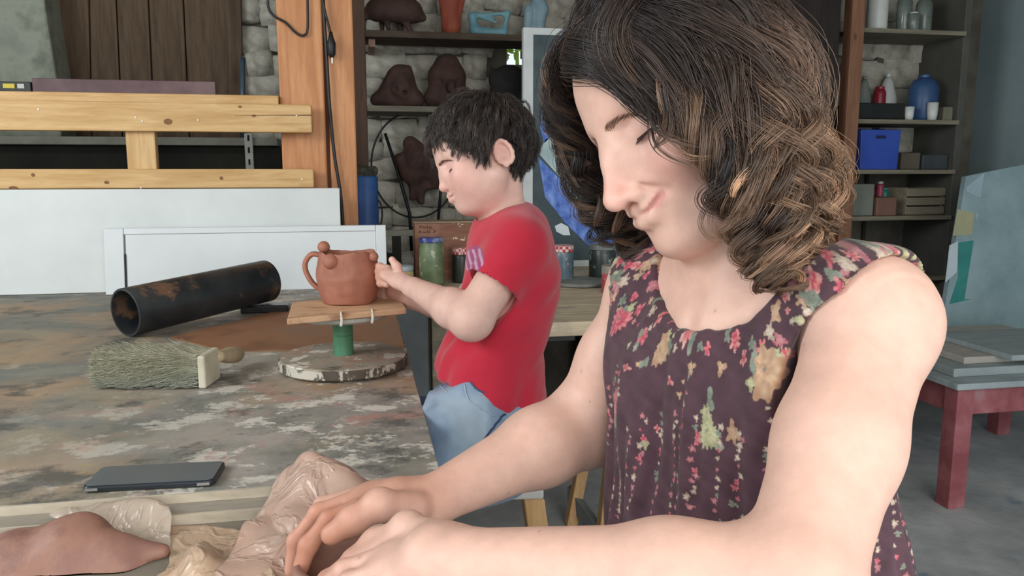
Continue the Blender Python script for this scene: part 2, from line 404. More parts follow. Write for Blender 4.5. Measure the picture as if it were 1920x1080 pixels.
# plank door in the back wall
door = thing('door_1', 'wide dark brown door of old vertical planks behind the rail', 'door', (atY(280, 180, 3.9)[0], 3.9, 0.0)); door['kind'] = 'structure'
m_plank = wood('old_dark_planks', (62, 48, 36), (98, 80, 62), 'z', 0.7, 0.8)
seams = [(104, 112), (166, 170), (216, 226), (276, 286), (342, 352), (452, 456)]
for i in range(5):
    (a0, a1), (b0, b1) = seams[i], seams[i + 1]; yy = 3.9 + (i % 2) * 0.012
    t0, t1, u1, u0 = atY(a0 + 1, -40, yy), atY(b0 - 1, -40, yy), atY(b1 - 1, 180, yy), atY(a1 + 1, 180, yy)
    dn = lambda p, s: p + (s - p) * (1 + 0.9)
    MB().prism([t0, t1, dn(t1, u1), dn(t0, u0)], (0, 0.03, 0)).build('plank', m_plank, door, bevel=0.004)
# leaves outside the hole
lv = MB(); gc = atY(966, 98, 4.6)
for i in range(60):
    c = gc + np.array([random.uniform(-.10, .12), random.uniform(-.05, .25), random.uniform(-.02, .14)]); a = random.uniform(0, 6.28); s_ = random.uniform(.015, .03)
    u = np.array([math.cos(a), 0.3, math.sin(a)]) * s_; w_ = np.array([-math.sin(a), 0.2, math.cos(a)]) * s_ * 0.5
    lv._add([c - u, c + w_, c + u + np.array([0, -.004, 0]), c - w_], [(0, 1, 2, 3)])
lv.tube([gc + np.array([.05, .2, .05]), np.array([gc[0] + .1, gc[1] + .2, 0.0])], .012, 6)
o = lv.build('bush', mat('sunlit_leaf', '6f8f2e', 'a9c84a', 30, 0.5)); tag(o, 'sunlit green leaves outside the small gap in the stone wall', 'bush', kind='stuff')

# ================================================================== timber post, rail and what hangs there
m_pine = wood('yellow_pine', (184, 142, 88), (214, 178, 126), 'x', 1.0, 0.5)
m_pine_z = wood('yellow_pine_upright', (190, 150, 98), (214, 180, 130), 'z', 1.0, 0.5, knots=False)
m_post = wood('orange_post_wood', (172, 112, 70), (204, 146, 100), 'z', 0.8, 0.5)
RY = 2.99                                         # front face of the rail boards
PY = RY + 0.05
pa, pb, pc = atY(529, 300, PY)[0], atY(616, 300, PY)[0], atY(669, 300, PY)[0]
post = thing('timber_post', 'thick orange-brown timber post of two beams side by side', 'post', ((pa + pc) / 2, PY + .08, 0))
MB().box((pa, PY, 0.0), (pb - 0.006, PY + 0.16, 2.7)).build('beam', m_post, post, bevel=0.006)
MB().box((pb + 0.006, PY + 0.006, 0.0), (pc, PY + 0.16, 2.7)).build('beam', m_post, post, bevel=0.006)
MB().box((pb - 0.02, PY + 0.03, 0.0), (pb + 0.02, PY + 0.15, 2.7)).build('dark_joint', mat('dark_joint', '5a3520', '6c4126', 5), post)
Zr = lambda py, Y: atY(300, py, Y)[2]
rail = thing('wooden_rail', 'yellow pine board rail fixed across the timber post', 'rail', (-0.9, RY, Zr(352, RY)))
x0 = -2.3
MB().box((x0, RY + 0.03, Zr(196, RY)), (pa - 0.002, RY + 0.14, Zr(174, RY))).build('top_board', m_pine, rail, bevel=0.003)
o = MB().box((x0, RY - 0.025, Zr(247, RY)), (atY(585, 220, RY)[0], RY + 0.02, Zr(193, RY))).build('front_board', m_pine, rail, bevel=0.004)
MB().box((atY(236, 280, RY)[0], RY + 0.005, Zr(330, RY)), (atY(291, 280, RY)[0], RY + 0.045, Zr(240, RY))).build('upright', m_pine_z, rail, bevel=0.003)
MB().box((x0, RY - 0.025, Zr(353, RY)), (atY(589, 330, RY)[0], RY + 0.02, Zr(317, RY))).build('lower_board', m_pine, rail, bevel=0.004)
crk = MB(); ca = atY(440, 217, RY - 0.026); cb = atY(584, 216, RY - 0.026)
crk.tube([ca, (ca + cb) / 2 + np.array([0, 0, .0012]), cb], [0.0004, 0.0011, 0.0016], 5).build('split_crack', mat('crack', '4a331d'), rail)
for (px, py, rw, rh) in [(315, 228, 7, 5), (200, 342, 4, 3), (415, 334, 3, 3), (25, 352, 7, 2.5), (450, 200, 3, 2), (62, 328, 3, 3), (476, 217, 4, 2)]:
    c = atY(px, py, RY - 0.0256); MB().prism([c + np.array([math.cos(a) * rw, 0, math.sin(a) * rh]) * 2.05 / 1000 for a in np.linspace(0, 6.28, 15)[:-1]], (0, -.0006, 0)).build('knot', mat('pine_knot', '6b4526', '8a5f38', 90, 0.6), rail)
for (px, py) in [(254, 220), (267, 227), (371, 225), (556, 217), (72, 205), (264, 352), (566, 336)]:
    c = atY(px, py, RY - 0.026); MB().lathe([(0.003, 0), (0.003, 0.0012)], c, 10, (0, -1, 0)).build('screw_head', mat('pale_metal', 'd8d2c4', rough=0.4, metal=0.3), rail)
# level and strip on the rail
zt = Zr(174, RY)
lvl = thing('spirit_level', 'short black bar with a yellow label on the rail', 'tool', (atY(20, 165, RY + .07)[0], RY + 0.07, zt))
xl, xr = -1.75, atY(62, 165, RY + .07)[0]
MB().box((xl, RY + 0.05, zt), (xr, RY + 0.09, zt + 0.034)).build('body', mat('black_plastic', '1e1f1e', '292a28', 10, 0.5), lvl, bevel=0.003)
for (u0, u1, c) in [(6, 27, 'c9b54a'), (33, 45, 'b9b9b0')]:
    a_, b_ = atY(u0, 165, RY + .049), atY(u1, 157, RY + .049)
    MB().box((a_[0], RY + 0.0475, zt + 0.011), (b_[0], RY + 0.0505, zt + 0.026)).build('label', mat('label_' + c, c), lvl)
o = MB().box((atY(62, 165, RY + .07)[0] + .003, RY + 0.055, zt), (atY(405, 165, RY + .07)[0], RY + 0.075, zt + 0.047)).build('painted_strip', mat('maroon_paint', '4a3032', '5c4244', 6, 0.5, c3='6a5252'), bevel=0.002)
tag(o, 'long maroon painted wooden strip lying along the top of the rail', 'wood strip')
# shelf and rack behind the rail gap
o = MB().box((-2.6, 3.55, atY(300, 272, 3.55)[2]), (atY(520, 265, 3.55)[0], 3.71, atY(300, 257, 3.55)[2])).build('wall_shelf', mat('pale_shelf', '8f9084', 'a6a79b', 8, 0.8), bevel=0.003)
tag(o, 'pale grey shelf board behind the gap in the rail', 'shelf')
cab = MB().box((-2.6, 3.62, 0.3), (atY(528, 300, 3.62)[0], 3.71, atY(300, 272, 3.55)[2] - 0.002)).build('dark_chest', mat('dark_chest', '2a2a26', '38382f', 5, 0.8), bevel=0.01)
tag(cab, 'dark chest under the pale grey shelf behind the rail', 'chest')
sr = thing('slotted_rail', 'white slotted metal shelf upright left of the timber post', 'shelf bracket', atY(467, 330, 3.535))
a_, b_ = atY(462, 345, 3.535), atY(473, 250, 3.535)
MB().box((a_[0], 3.535, a_[2]), (b_[0], 3.5495, b_[2])).build('strip', mat('white_metal', 'b9bab4', 'd0d0ca', 20, 0.5, metal=0.2), sr, bevel=0.002)
for i in range(4):
    zz = a_[2] + 0.03 + i * 0.05; MB().box(((a_[0] + b_[0]) / 2 - .004, 3.532, zz), ((a_[0] + b_[0]) / 2 + .004, 3.5349, zz + .024)).build('slot', mat('slot_black', '1c1c1c'), sr)
o = MB().tube([atY(455, 258.5, 3.58), atY(455, 108, 3.58)], 0.011, 10).build('blue_tube', mat('steel_blue_tube', '2f3f4d', '4a5a66', 20, 0.4), smooth=True)
tag(o, 'thin dark blue tube standing upright left of the timber post', 'tube')
# cables on the post
m_cable = mat('black_rubber', '17181a', '232426', 20, 0.45)
o = MB().tube(catmull([atY(x, y, PY - 0.012) for x, y in [(503, -30), (503, 12), (514, 30), (535, 42), (556, 62), (570, 66), (577, 50), (576, -30)]], 50), 0.0045, 8).build('cable_loop', m_cable, smooth=True)
tag(o, 'black cable hanging in a loop at the top of the timber post', 'cable')
cb_ = thing('power_cable', 'black power cable with a plug hanging down the timber post', 'cable', atY(640, 420, PY - 0.012))
MB().tube(catmull([atY(x, y, PY - 0.014) for x, y in [(604, -30), (608, 40), (612, 100), (618, 200), (627, 290), (638, 360), (643, 420), (645, 470)]], 60), 0.006, 8).build('long_cord', m_cable, cb_, smooth=True)
MB().tube(catmull([atY(x, y, PY - 0.02) for x, y in [(600, -30), (609, 20), (619, 60), (621, 80)]], 30), 0.0045, 8).build('short_cord', m_cable, cb_, smooth=True)
pl = MB().lathe([(0.006, 0), (0.014, 0.012), (0.016, 0.05), (0.009, 0.07), (0.005, 0.09)], atY(622, 108, PY - 0.022), 14, (0, 0, 1)).build('plug', m_cable, cb_, smooth=True)
MB().tube([atY(623, 108, PY - 0.022), atY(623, 119, PY - 0.022)], 0.0025, 8).build('prong', mat('steel', 'c9c9c6', rough=0.3, metal=0.9), pl)

# ================================================================== work table
TX, TY0, TY1, TZ = 0.103, 1.045, 2.94, 0.75
m, nt, b = newmat('paint_crusted_tabletop'); b.inputs['Roughness'].default_value = 0.62; b.inputs['Specular IOR Level'].default_value = 0.35
st = coords(nt, (1.0, 1.15, 1)); iso = coords(nt)
c = ramp(nt, noise(nt, st, 1.7, 9, 0.62, 0.6), [(0.28, '6d6a5f'), (0.42, '968b76'), (0.50, '74756e'), (0.58, '868578'), (0.66, 'a69a84'), (0.75, '8c8a80')])
c = mix(nt, ramp(nt, noise(nt, coords(nt, (1, 1.1, 1), loc=(3, 1, 0)), 1.6, 7), [(0.50, 0.0), (0.62, 0.7)]), c, 'b08c6a')
sx = N(nt, 'ShaderNodeSeparateXYZ'); nt.links.new(iso, sx.inputs[0])
rmask = N(nt, 'ShaderNodeMapRange'); rmask.inputs[1].default_value = 0.45; rmask.inputs[2].default_value = 0.95; nt.links.new(sx.outputs[0], rmask.inputs[0])
def gated(fac, gate_amt=1.0):
    mm = N(nt, 'ShaderNodeMath', operation='MULTIPLY'); nt.links.new(fac, mm.inputs[0]); nt.links.new(rmask.outputs[0], mm.inputs[1]); return mm.outputs[0]
c = mix(nt, gated(ramp(nt, noise(nt, coords(nt, (1, 1.2, 1), loc=(1, 5, 0)), 5, 8, 0.7), [(0.42, 0.0), (0.6, 0.85)])), c, 'a8a098')
c = mix(nt, gated(ramp(nt, noise(nt, coords(nt, (1, 1.3, 1), loc=(7, 3, 0)), 9, 8, 0.75), [(0.53, 0.0), (0.57, 0.95)])), c, 'd2ccc0')
c = mix(nt, gated(ramp(nt, noise(nt, coords(nt, (1, 1.2, 1), loc=(2, 9, 0)), 7, 8, 0.7), [(0.56, 0.0), (0.63, 0.8)])), c, 'ab8478')
c = mix(nt, ramp(nt, noise(nt, coords(nt, (1, 1.3, 1), loc=(5, 5, 0)), 5, 8, 0.72), [(0.54, 0.0), (0.62, 0.8)]), c, '4c4f4c')
c = mix(nt, ramp(nt, noise(nt, coords(nt, (1.0, 1.5, 1), loc=(8, 2, 0)), 5, 7, 0.7), [(0.61, 0.0), (0.67, 0.8)]), c, 'b9b3a2')
c = mix(nt, ramp(nt, noise(nt, coords(nt, (1.0, 2, 1), loc=(9, 7, 0)), 6, 5, 0.6), [(0.68, 0.0), (0.74, 0.7)]), c, 'a39a5c')
nt.links.new(c, b.inputs['Base Color']); bump(nt, b, noise(nt, st, 16, 8, 0.7), 0.35, 0.004); m_tab = m
m_edge = mat('white_edge_paint', 'a89c88', 'c8bca8', 14, 0.7, 0.2, (0.4, 1, 1), c3='b8ac98')
tab = thing('work_table', 'large paint-crusted work table in front of the rail', 'table', (-0.9, 1.9, 0))
MB().box((-2.3, TY0 + 0.004, TZ - 0.012), (TX, TY1, TZ)).build('tabletop', m_tab, tab, bevel=0.0015)
MB().box((-2.3, TY0, TZ - 0.0125), (TX, TY0 + 0.004, TZ - 0.0005)).build('edge_band', m_edge, tab)
MB().box((-2.3, TY0 - 0.034, TZ - 0.0265), (TX, TY1, TZ - 0.0125)).build('lower_board', mat('grey_board', '7d7568', '9a9284', 9, 0.8, 0.2, (0.5, 2, 1), c3='8d8476'), tab)
MB().box((-2.3, TY0 - 0.038, TZ - 0.0265), (TX, TY0 - 0.0342, TZ - 0.0125)).build('edge_band', m_edge, tab)
MB().box((-2.3, 0.25, TZ - 0.06), (TX, TY1, TZ - 0.0267)).build('base_top', mat('grey_board2', '756d60', '8f8676', 9, 0.8, 0.2), tab, bevel=0.004)
for (x, y) in [(TX - .08, 0.32), (-2.2, 0.32), (TX - .08, 2.85), (-2.2, 2.85)]:
    MB().box((x - .035, y - .035, 0), (x + .035, y + .035, TZ - 0.061)).build('leg', m_pine_z, tab, bevel=0.004)
# white boards standing at the back of the table
m_white = mat('white_paint', 'c9cdca', 'd6dad7', 3, 0.55, 0.03)
def leaning(x0, x1, z0, z1, yb, yt, th): # quad prism leaning back
    return [(x0, yb, z0), (x1, yb, z0), (x1, yt, z1), (x0, yt, z1)], (0, th, 0)
zt1 = atY(300, 354, RY - 0.04)[2]
pts, e = leaning(-2.2, atY(638, 400, 2.93)[0], TZ + 0.001, zt1, 2.895, 2.93, 0.02)
o = MB().prism(pts, e).build('white_board', m_white, bevel=0.002); tag(o, 'long plain white board leaning on the pine rail, behind the framed white panel', 'board')
fp = thing('framed_panel', 'white framed panel standing in front of the long white board', 'panel', (-0.4, 2.84, TZ))
yb, yt = 2.835, 2.865; zt2 = atY(450, 426, 2.855)[2]; fx = [atY(p, 490, 2.85)[0] for p in (196, 235, 706, 725)]
lean = lambda z: yb + (yt - yb) * (z - TZ) / (zt2 - TZ)
def fbox(xa, xb, za, zb, off, th):
    return MB().prism([(xa, lean(za) + off, za), (xb, lean(za) + off, za), (xb, lean(zb) + off, zb), (xa, lean(zb) + off, zb)], (0, th, 0))
m_white2 = mat('white_gloss', 'cfd2d2', 'dadddd', 3, 0.4, 0.02)
fbox(fx[0], fx[1] - .004, TZ + .001, zt2, 0, .02).build('stile', m_white2, fp, bevel=.002)
fbox(fx[2], fx[3], TZ + .001, zt2, 0, .02).build('stile', m_white2, fp, bevel=.002)
fbox(fx[1] - .003, fx[2] - .001, zt2 - .02, zt2, 0.001, .018).build('top_rail', m_white2, fp, bevel=.002)
fbox(fx[1] + .001, fx[2] - .001, TZ + .001, zt2 - .021, 0.006, .012).build('inner_panel', m_white2, fp)
fbox(fx[1] - .0045, fx[1] + .002, TZ + .002, TZ + .135, 0.003, .012).build('slot', mat('slot_black', '1c1c1c'), fp)

# black plastic pipe
m, nt, b = newmat('scuffed_black_pipe'); b.inputs['Roughness'].default_value = 0.42
c = ramp(nt, noise(nt, coords(nt), 9, 6), [(0.35, '1f2326'), (0.7, '3a3c3c')])
c = mix(nt, ramp(nt, noise(nt, coords(nt, (1, 1, 1), loc=(2, 0, 1)), 6, 8, 0.7), [(0.55, 0.0), (0.62, 0.9)]), c, '6b4f3c')
c = mix(nt, ramp(nt, noise(nt, coords(nt, loc=(5, 3, 1)), 13, 6, 0.65), [(0.64, 0.0), (0.69, 0.9)]), c, 'a56a50')
nt.links.new(c, b.inputs['Base Color']); m_pipe = m
r_ = 0.062; A_ = atZ(238, 632, TZ); A_ = A_ + np.array([0, 0, r_]); B_ = atY(500, 527, 2.44)
ax = unit(B_ - A_); up_ = unit(np.array([0, 0, 1]) - ax * ax[2])
A_ = np.array([A_[0], A_[1], TZ + 0.001 + r_ * math.sqrt(1 - ax[2] ** 2) + 0.0]); Lp = np.linalg.norm(B_ - A_)
ro = r_; ri = r_ - 0.0055
o = MB().lathe([(ri, 0), (ro, 0), (ro, Lp), (ri, Lp), (ri, 0)], A_, 48, ax, close=False).build('plastic_pipe', m_pipe, smooth=False, bevel=0.001)
for pgn in o.data.polygons: pgn.use_smooth = True
o.modifiers.new('split', 'EDGE_SPLIT')
tag(o, 'scuffed black plastic pipe lying on the work table', 'pipe')
zb_ = B_[2] - r_ / math.sqrt(1 - ax[2] ** 2)
# small black box that props the pipe
c = A_ + ax * (Lp * 0.93); hz = c[2] - r_ / math.sqrt(1 - ax[2] ** 2) - TZ
o = MB().box((c[0] - .05, c[1] - .035, TZ + .0005), (c[0] + .085, c[1] + .02, TZ + max(hz - .002, .012))).build('black_case', mat('shiny_black', '141416', '1e1e20', 9, 0.25), bevel=0.004)
tag(o, 'small shiny black case under the raised end of the pipe', 'case')
# brown hardboard sheet
bp = [atZ(x, y, TZ + .0005) for x, y in [(318, 634), (420, 660), (800, 652), (764, 574), (560, 574)]]
bp = [np.array([min(p[0], TX - .004), p[1], p[2]]) for p in bp]
o = MB().prism(bp, (0, 0, 0.003)).build('hardboard_sheet', mat('brown_hardboard', '7c5640', '94694c', 5, 0.7, 0.1, c3='8a6a54'))
tag(o, 'thin brown hardboard sheet lying under the pipe and turntable', 'board')
# wide brush
br = thing('wide_brush', 'wide paste brush with pale stiff bristles lying on the work table', 'brush', atZ(290, 715, TZ))
bz = TZ + .002; e0, e1 = atZ(190, 728, bz), atZ(378, 728, bz); bx_ = unit((e1 - e0) * (1, 1, 0)); by_ = np.array([-bx_[1], bx_[0], 0])
LB = np.linalg.norm(e1 - e0); W_ = 0.09; Hh = 0.072
S = 15000; Nn = 5; t = np.linspace(0, 1, Nn); Hh = .072
lay = rng.uniform(0, 1, S) ** .55; u = rng.uniform(0, 1, S); al = rng.uniform(.02, .92, S); face = rng.integers(0, 3, S)
lay = np.where(face == 0, .93 + .05 * rng.uniform(0, 1, S), lay); u = np.where(face == 1, .02 + .05 * rng.uniform(0, 1, S), u); al = np.where(face == 2, .85 + .08 * rng.uniform(0, 1, S), al)
start = e1[None] - bx_[None] * (al * LB)[:, None] + by_[None] * (u * W_ * .84)[:, None] + np.array([0, 0, 1])[None] * (.004 + lay * (Hh - .012) * (1 - .10 * al))[:, None]
ln = .030 + .025 * rng.uniform(0, 1, S); ln = np.minimum(ln, (1.0 - al) * LB + .012)
dirv = -bx_[None] + by_[None] * rng.normal(-.05, .12, S)[:, None] + np.array([0, 0, 1])[None] * (rng.normal(0, .12, S) + np.where(face == 0, .05, 0))[:, None]
Pst = start[:, None] + (dirv * ln[:, None])[:, None] * t[None, :, None]; Pst = Pst + rng.normal(0, 1, (S, 1, 3)) * (.0035 * t ** 2)[None, :, None]
clump = vnoise(Pst.reshape(-1, 3) * 9, 3).reshape(S, Nn); Pst = Pst + np.array([0, 0, 1]) * (clump * 0.004)[..., None] - by_ * (np.abs(clump) * .004)[..., None]
Pst[..., 2] = np.maximum(Pst[..., 2], TZ + 0.0025)
cb0, cb1, cb2 = (np.array(lin(x)) for x in ('8b8a74', 'b0ab92', '86908a')); mx = rng.uniform(0, 1, (S, 1, 1)); lo_ = (1 - lay)[:, None, None] ** 2
cc = np.broadcast_to((cb0 * (1 - mx) + cb1 * mx) * (1 - .6 * lo_) + cb2 * .6 * lo_, (S, Nn, 3))
Vb, Fb, Cb = strands(Pst, np.full((S, Nn), 0.0007) * np.linspace(1, .7, Nn), cc)
bm_ = MB().box((0.012, 0.004, 0.005), (LB * .93, W_ * .8, Hh - .016), Matrix(((-bx_[0], by_[0], 0, e1[0]), (-bx_[1], by_[1], 0, e1[1]), (0, 0, 1, TZ), (0, 0, 0, 1))))
bo = link_mesh('bristles', np_mesh('bristles', Vb, Fb, Cb), vcmat('bristle', 0.7), br); bo['kind'] = 'stuff'
bm_.build('bristle_core', mat('bristle_core', '77745c', '96907a', 40, 0.9, 0.6, (4, 20, 20)), br, bevel=0.008)
Mx = Matrix(((bx_[0], by_[0], 0, e1[0]), (bx_[1], by_[1], 0, e1[1]), (0, 0, 1, TZ), (0, 0, 0, 1)))
MB().box((-0.006, -0.002, 0.001), (0.009, W_ * .86, Hh - .006), Mx).build('stock', mat('pale_brush_wood', 'b3ad97', 'cfc9b4', 12, 0.6, 0.2), br, bevel=0.004)
ha = e1 + bx_ * 0.006 + by_ * 0.07 + np.array([0, 0, .046]); hb = e1 + bx_ * 0.012 + by_ * 0.19 + np.array([0, 0, .03 - 0.008])
MB().tube(catmull([ha, ha * .6 + hb * .4, hb], 8), [0.012, .012, .013, .015, .017, .018, .016, .009], 14).build('handle', mat('handle_wood', 'a09072', 'b8a688', 9, 0.5), br, smooth=True)
# phone
ph = thing('smartphone', 'dark smartphone lying near the front edge of the work table', 'phone', atZ(280, 905, TZ))
c0, c1, c2, c3 = [atZ(x, y, TZ) for x, y in [(152, 926), (402, 913), (405, 872), (172, 884)]]
ux = unit(c1 - c0); uy = np.array([-ux[1], ux[0], 0]); Lx = np.linalg.norm(c1 - c0); Ly = 0.074
Mp = Matrix(((ux[0], uy[0], 0, c0[0]), (ux[1], uy[1], 0, c0[1]), (0, 0, 1, TZ + .0005), (0, 0, 0, 1)))
def rrect(x0, y0, x1, y1, r, z, n=6):
    out = []
    for cx, cy, a0 in ((x1 - r, y0 + r, -90), (x1 - r, y1 - r, 0), (x0 + r, y1 - r, 90), (x0 + r, y0 + r, 180)):
        for i in range(n + 1): a = math.radians(a0 + 90 * i / n); out.append(np.array(Mp @ Vector((cx + r * math.cos(a), cy + r * math.sin(a), z))))
    return out
MB().prism(rrect(0, 0, Lx, Ly, .010, 0), (0, 0, .0085)).build('body', mat('phone_body', '23282c', '2b3136', 5, 0.3), ph, bevel=0.0025, seg=3)
MB().prism(rrect(.003, .003, Lx - .003, Ly - .003, .008, .0086), (0, 0, .0006)).build('screen', mat('phone_glass_reflection', '566064', '5e686c', 3, 0.25, spec=0.8), ph)  # bluish grey imitates a reflection on the glass, put into its colour
for xx in (0.0045, Lx - .022): MB().box((xx, -.0006, .0025), (xx + .016, .001, .0062), Mp).build('chrome_trim', mat('chrome', 'd8dadb', rough=0.2, metal=0.9), ph)

def splat(name, base, base2, sp, th=0.6, rough=0.35):
    if name in MATS: return MATS[name]
    m, nt, b = newmat(name); b.inputs['Roughness'].default_value = rough
    c = ramp(nt, noise(nt, coords(nt), 16, 5), [(0.35, base), (0.65, base2)])
    c = mix(nt, ramp(nt, noise(nt, coords(nt, (1, 1, .6), loc=(3, 1, 2)), 30, 5, 0.6), [(th, 0.0), (th + .04, 0.85)]), c, sp)
    nt.links.new(c, b.inputs['Base Color']); MATS[name] = m; return m
# turntable, board, mug
tc = atZ(645, 686, TZ + .0035); tc = np.array([tc[0], tc[1], TZ + 0.0035]); tt = thing('banding_wheel', 'sculptor\'s turntable with splattered round base and green column', 'turntable', tc)
m, nt, b = newmat('splattered_base'); b.inputs['Roughness'].default_value = 0.7
c = ramp(nt, noise(nt, coords(nt), 9, 7, 0.65), [(0.35, '7f7565'), (0.5, '9a9080'), (0.62, 'a3826e'), (0.7, '8b8575')])
c = mix(nt, ramp(nt, noise(nt, coords(nt, (1, 1, .5), loc=(1, 3, 0)), 17, 6, 0.6), [(0.57, 0.0), (0.6, 1.0)]), c, 'cdc7b8')
c = mix(nt, ramp(nt, noise(nt, coords(nt, loc=(4, 3, 2)), 12, 6, 0.7), [(0.6, 0.0), (0.66, 0.8)]), c, '4b4338')
nt.links.new(c, b.inputs['Base Color']); bump(nt, b, noise(nt, coords(nt), 30, 5), 0.3); m_base = m
Rb = 0.135
MB().lathe([(Rb - .006, 0), (Rb, .004), (Rb, .020), (Rb - .003, .0215)], tc, 64).build('rim', splat('dripped_rim', '4a4238', '5c5346', 'cbc5b6', .52, .7), tt, smooth=False)
MB().lathe([(Rb - .0035, .0216), (Rb - .004, .0245), (.001, .026)], tc, 64).build('base_top', m_base, tt)
zc = tc[2] + .026; tiltc = tc + np.array([0, 0, 0.0])
m_green = mat('green_paint', '3f6e4c', '55886a', 12, 0.45, 0.1)
MB().lathe([(.021, 0), (.021, .041), (.0195, .042), (.0195, .043), (.021, .044), (.021, .078)], (tc[0], tc[1], zc), 28).build('column', m_green, tt, smooth=False)
zh = zc + .079
MB().lathe([(.03, 0), (.093, .002), (.098, .006), (.098, .013), (.094, .015), (.001, .015)], (tc[0], tc[1], zh), 48).build('wheel_head', mat('chalky_head', '94938a', 'b5b3a8', 12, 0.7, 0.2), tt)
zb2 = zh + .0155
wbd = thing('clay_board', 'square light wooden board on the turntable under the clay mug', 'board', (tc[0], tc[1], zb2))
qb = [atZ(x, y, zb2 + .012) for x, y in [(538, 598), (762, 578), (738, 540), (537, 556)]]
qb[2] = np.array([qb[1][0] - 0.01, qb[1][1] + .20, qb[1][2]]); qb[3] = np.array([qb[0][0] - .005, qb[0][1] + .20, qb[0][2]])
m, nt, b = newmat('clay_smeared_board'); b.inputs['Roughness'].default_value = 0.65
c = ramp(nt, noise(nt, coords(nt, (2, 14, 14)), 4, 5), [(0.3, 'bd9470'), (0.7, 'd4ae8a')])
c = mix(nt, ramp(nt, noise(nt, coords(nt, (1, 1.6, 1), loc=(1, 2, 0)), 14, 7, 0.65), [(0.54, 0.0), (0.64, 0.7)]), c, '80583f')
nt.links.new(c, b.inputs['Base Color']); m_cb = m
MB().prism([p - np.array([0, 0, .012]) for p in qb], (0, 0, .012)).build('panel', m_cb, wbd, bevel=.002)
for x, y in [(488 / 3.6 + 500, 596), (700 / 3.6 + 500, 590)]:
    f = qb[0] + (qb[1] - qb[0]) * ((x - 538) / 224) + np.array([0, -.002, 0])
    MB().tube(catmull([f + np.array([0, .02, .002]), f + np.array([0, -.001, .001]), f + np.array([.001, -.001, -.012]), f + np.array([-.001, 0, -.024])], 12), [.002] * 6 + [.003] * 6, 6).build('string_end', mat('white_string', 'cdc6b2', 'ddd8c8', 60, 0.9), wbd, smooth=True)
zm = zb2 + .0125
m_clay = mat('terracotta_clay', '925c49', 'a56d58', 14, 0.62, 0.15, c3='9a6350')
mc = atZ(655, 566, zm); mc = np.array([mc[0], mc[1], zm]); mg = thing('clay_mug', 'handmade terracotta mug with a loop handle and small clay balls', 'mug', mc)
k_ = np.linalg.norm(mc - CAM) / FPX                # metres per pixel at the mug
def mpos(px, py, dy=0.0): p = mc + RGT * ((px - 655) * k_) + np.array([0, 0, 1]) * ((570 - py) * k_) + np.array([0, dy, 0]); return p
Rm = 54 * k_; Hm = 94 * k_
F = Field(mc - np.array([Rm * 1.3, Rm * 1.3, .02]), mc + np.array([Rm * 1.3, Rm * 1.3, Hm * 1.25]), .0022)
F.cap(mc + (0, 0, Rm * .58), mc + (0, 0, Hm - Rm * .30), Rm * .96, Rm * .97, .01); F.cap(mc + (0, 0, Rm * .3), mc + (0, 0, Hm * .5), Rm * .8, Rm * .98, .02)
F.cut(mc + (0, 0, 0.0), (0, 0, -1)); F.cut(mc + (0, 0, Hm), (0, 0, 1))
F.cap(mc + (0, 0, Rm * .9), mc + (0, 0, Hm * 1.4), Rm * .84, Rm * .86, .006, 'sub')
mo = mpos(642, 531); md_ = unit(CAM - mc); sl = [mpos(x, y) + np.array([0, -1, 0]) * Rm * 0.98 for x, y in [(640, 531), (646, 530), (652, 532)]]
F.chain([p for p in sl], [.0016, .0022, .0012], .001, mode='sub')
V, Q = F.mesh(2); nn = normals(V, Q); V = V + nn * (0.0016 * vnoise(V * 9, 5))[:, None]
rim = np.clip((V[:, 2] - mc[2] - Hm * .8) / (Hm * .2), 0, 1); V[:, 2] += rim * .004 * vnoise(V * 14, 9)
link_mesh('body', np_mesh('body', V, Q), m_clay, mg, True)
hp = catmull([mpos(606, 484), mpos(590, 482), mpos(578, 495), mpos(577, 512), mpos(588, 534), mpos(604, 548)], 26)
hb_ = MB()
for i in range(25): pass
tg = np.gradient(hp, axis=0); prof = []
hv, hf = [], []
for i in range(26):
    t_ = unit(tg[i]); s_ = unit(np.cross(t_, (0, 1, 0))); wd = .011 + .002 * math.sin(i * .4)
    for k in range(12):
        a = 2 * math.pi * k / 12; hv.append(hp[i] + np.array([0, 1, 0]) * wd * math.cos(a) + s_ * .0058 * math.sin(a))
hf = [(i * 12 + k, i * 12 + (k + 1) % 12, (i + 1) * 12 + (k + 1) % 12, (i + 1) * 12 + k) for i in range(25) for k in range(12)]
hb_._add(hv, hf); hb_.build('handle', m_clay, mg, smooth=True)
for (x, y, r, dy) in [(612, 468, 11, -.012), (625, 490, 14, -Rm * .86), (701, 484, 9, -.03)]:
    MB().ball(mpos(x, y, dy), r * k_, 18, 12).build('clay_ball', m_clay, mg, smooth=True)

# ================================================================== shelf on the stone wall and its sculptures
SY = 3.62
su = thing('wall_shelving', 'dark rough shelving with two boards on the stone wall', 'shelves', (atY(690, 300, SY)[0], SY, 0.5))
m_dkwood = wood('dark_shelf_wood', (58, 48, 40), (88, 76, 64), 'x', 1, 0.85)
m_grwood = wood('grey_shelf_wood', (96, 92, 82), (132, 126, 112), 'x', 1, 0.85)
xa, xb = atY(667, 300, SY)[0], atY(691, 300, SY)[0]
MB().box((xa, SY, 0.0), (xb, SY + .06, 2.6)).build('upright', wood('dark_upright', (64, 44, 32), (88, 64, 48), 'z'), su, bevel=.004)
Zs = lambda py, px=800: atY(px, py, SY)[2]
sx1 = atY(1100, 60, SY)[0]
MB().box((xb, SY + .0, Zs(72)), (sx1, SY + .24, Zs(59))).build('shelf_board', m_dkwood, su, bevel=.004)
MB().box((xb, SY + .0, Zs(210)), (atY(1010, 200, SY)[0], SY + .33, Zs(199))).build('shelf_board', m_grwood, su, bevel=.004)
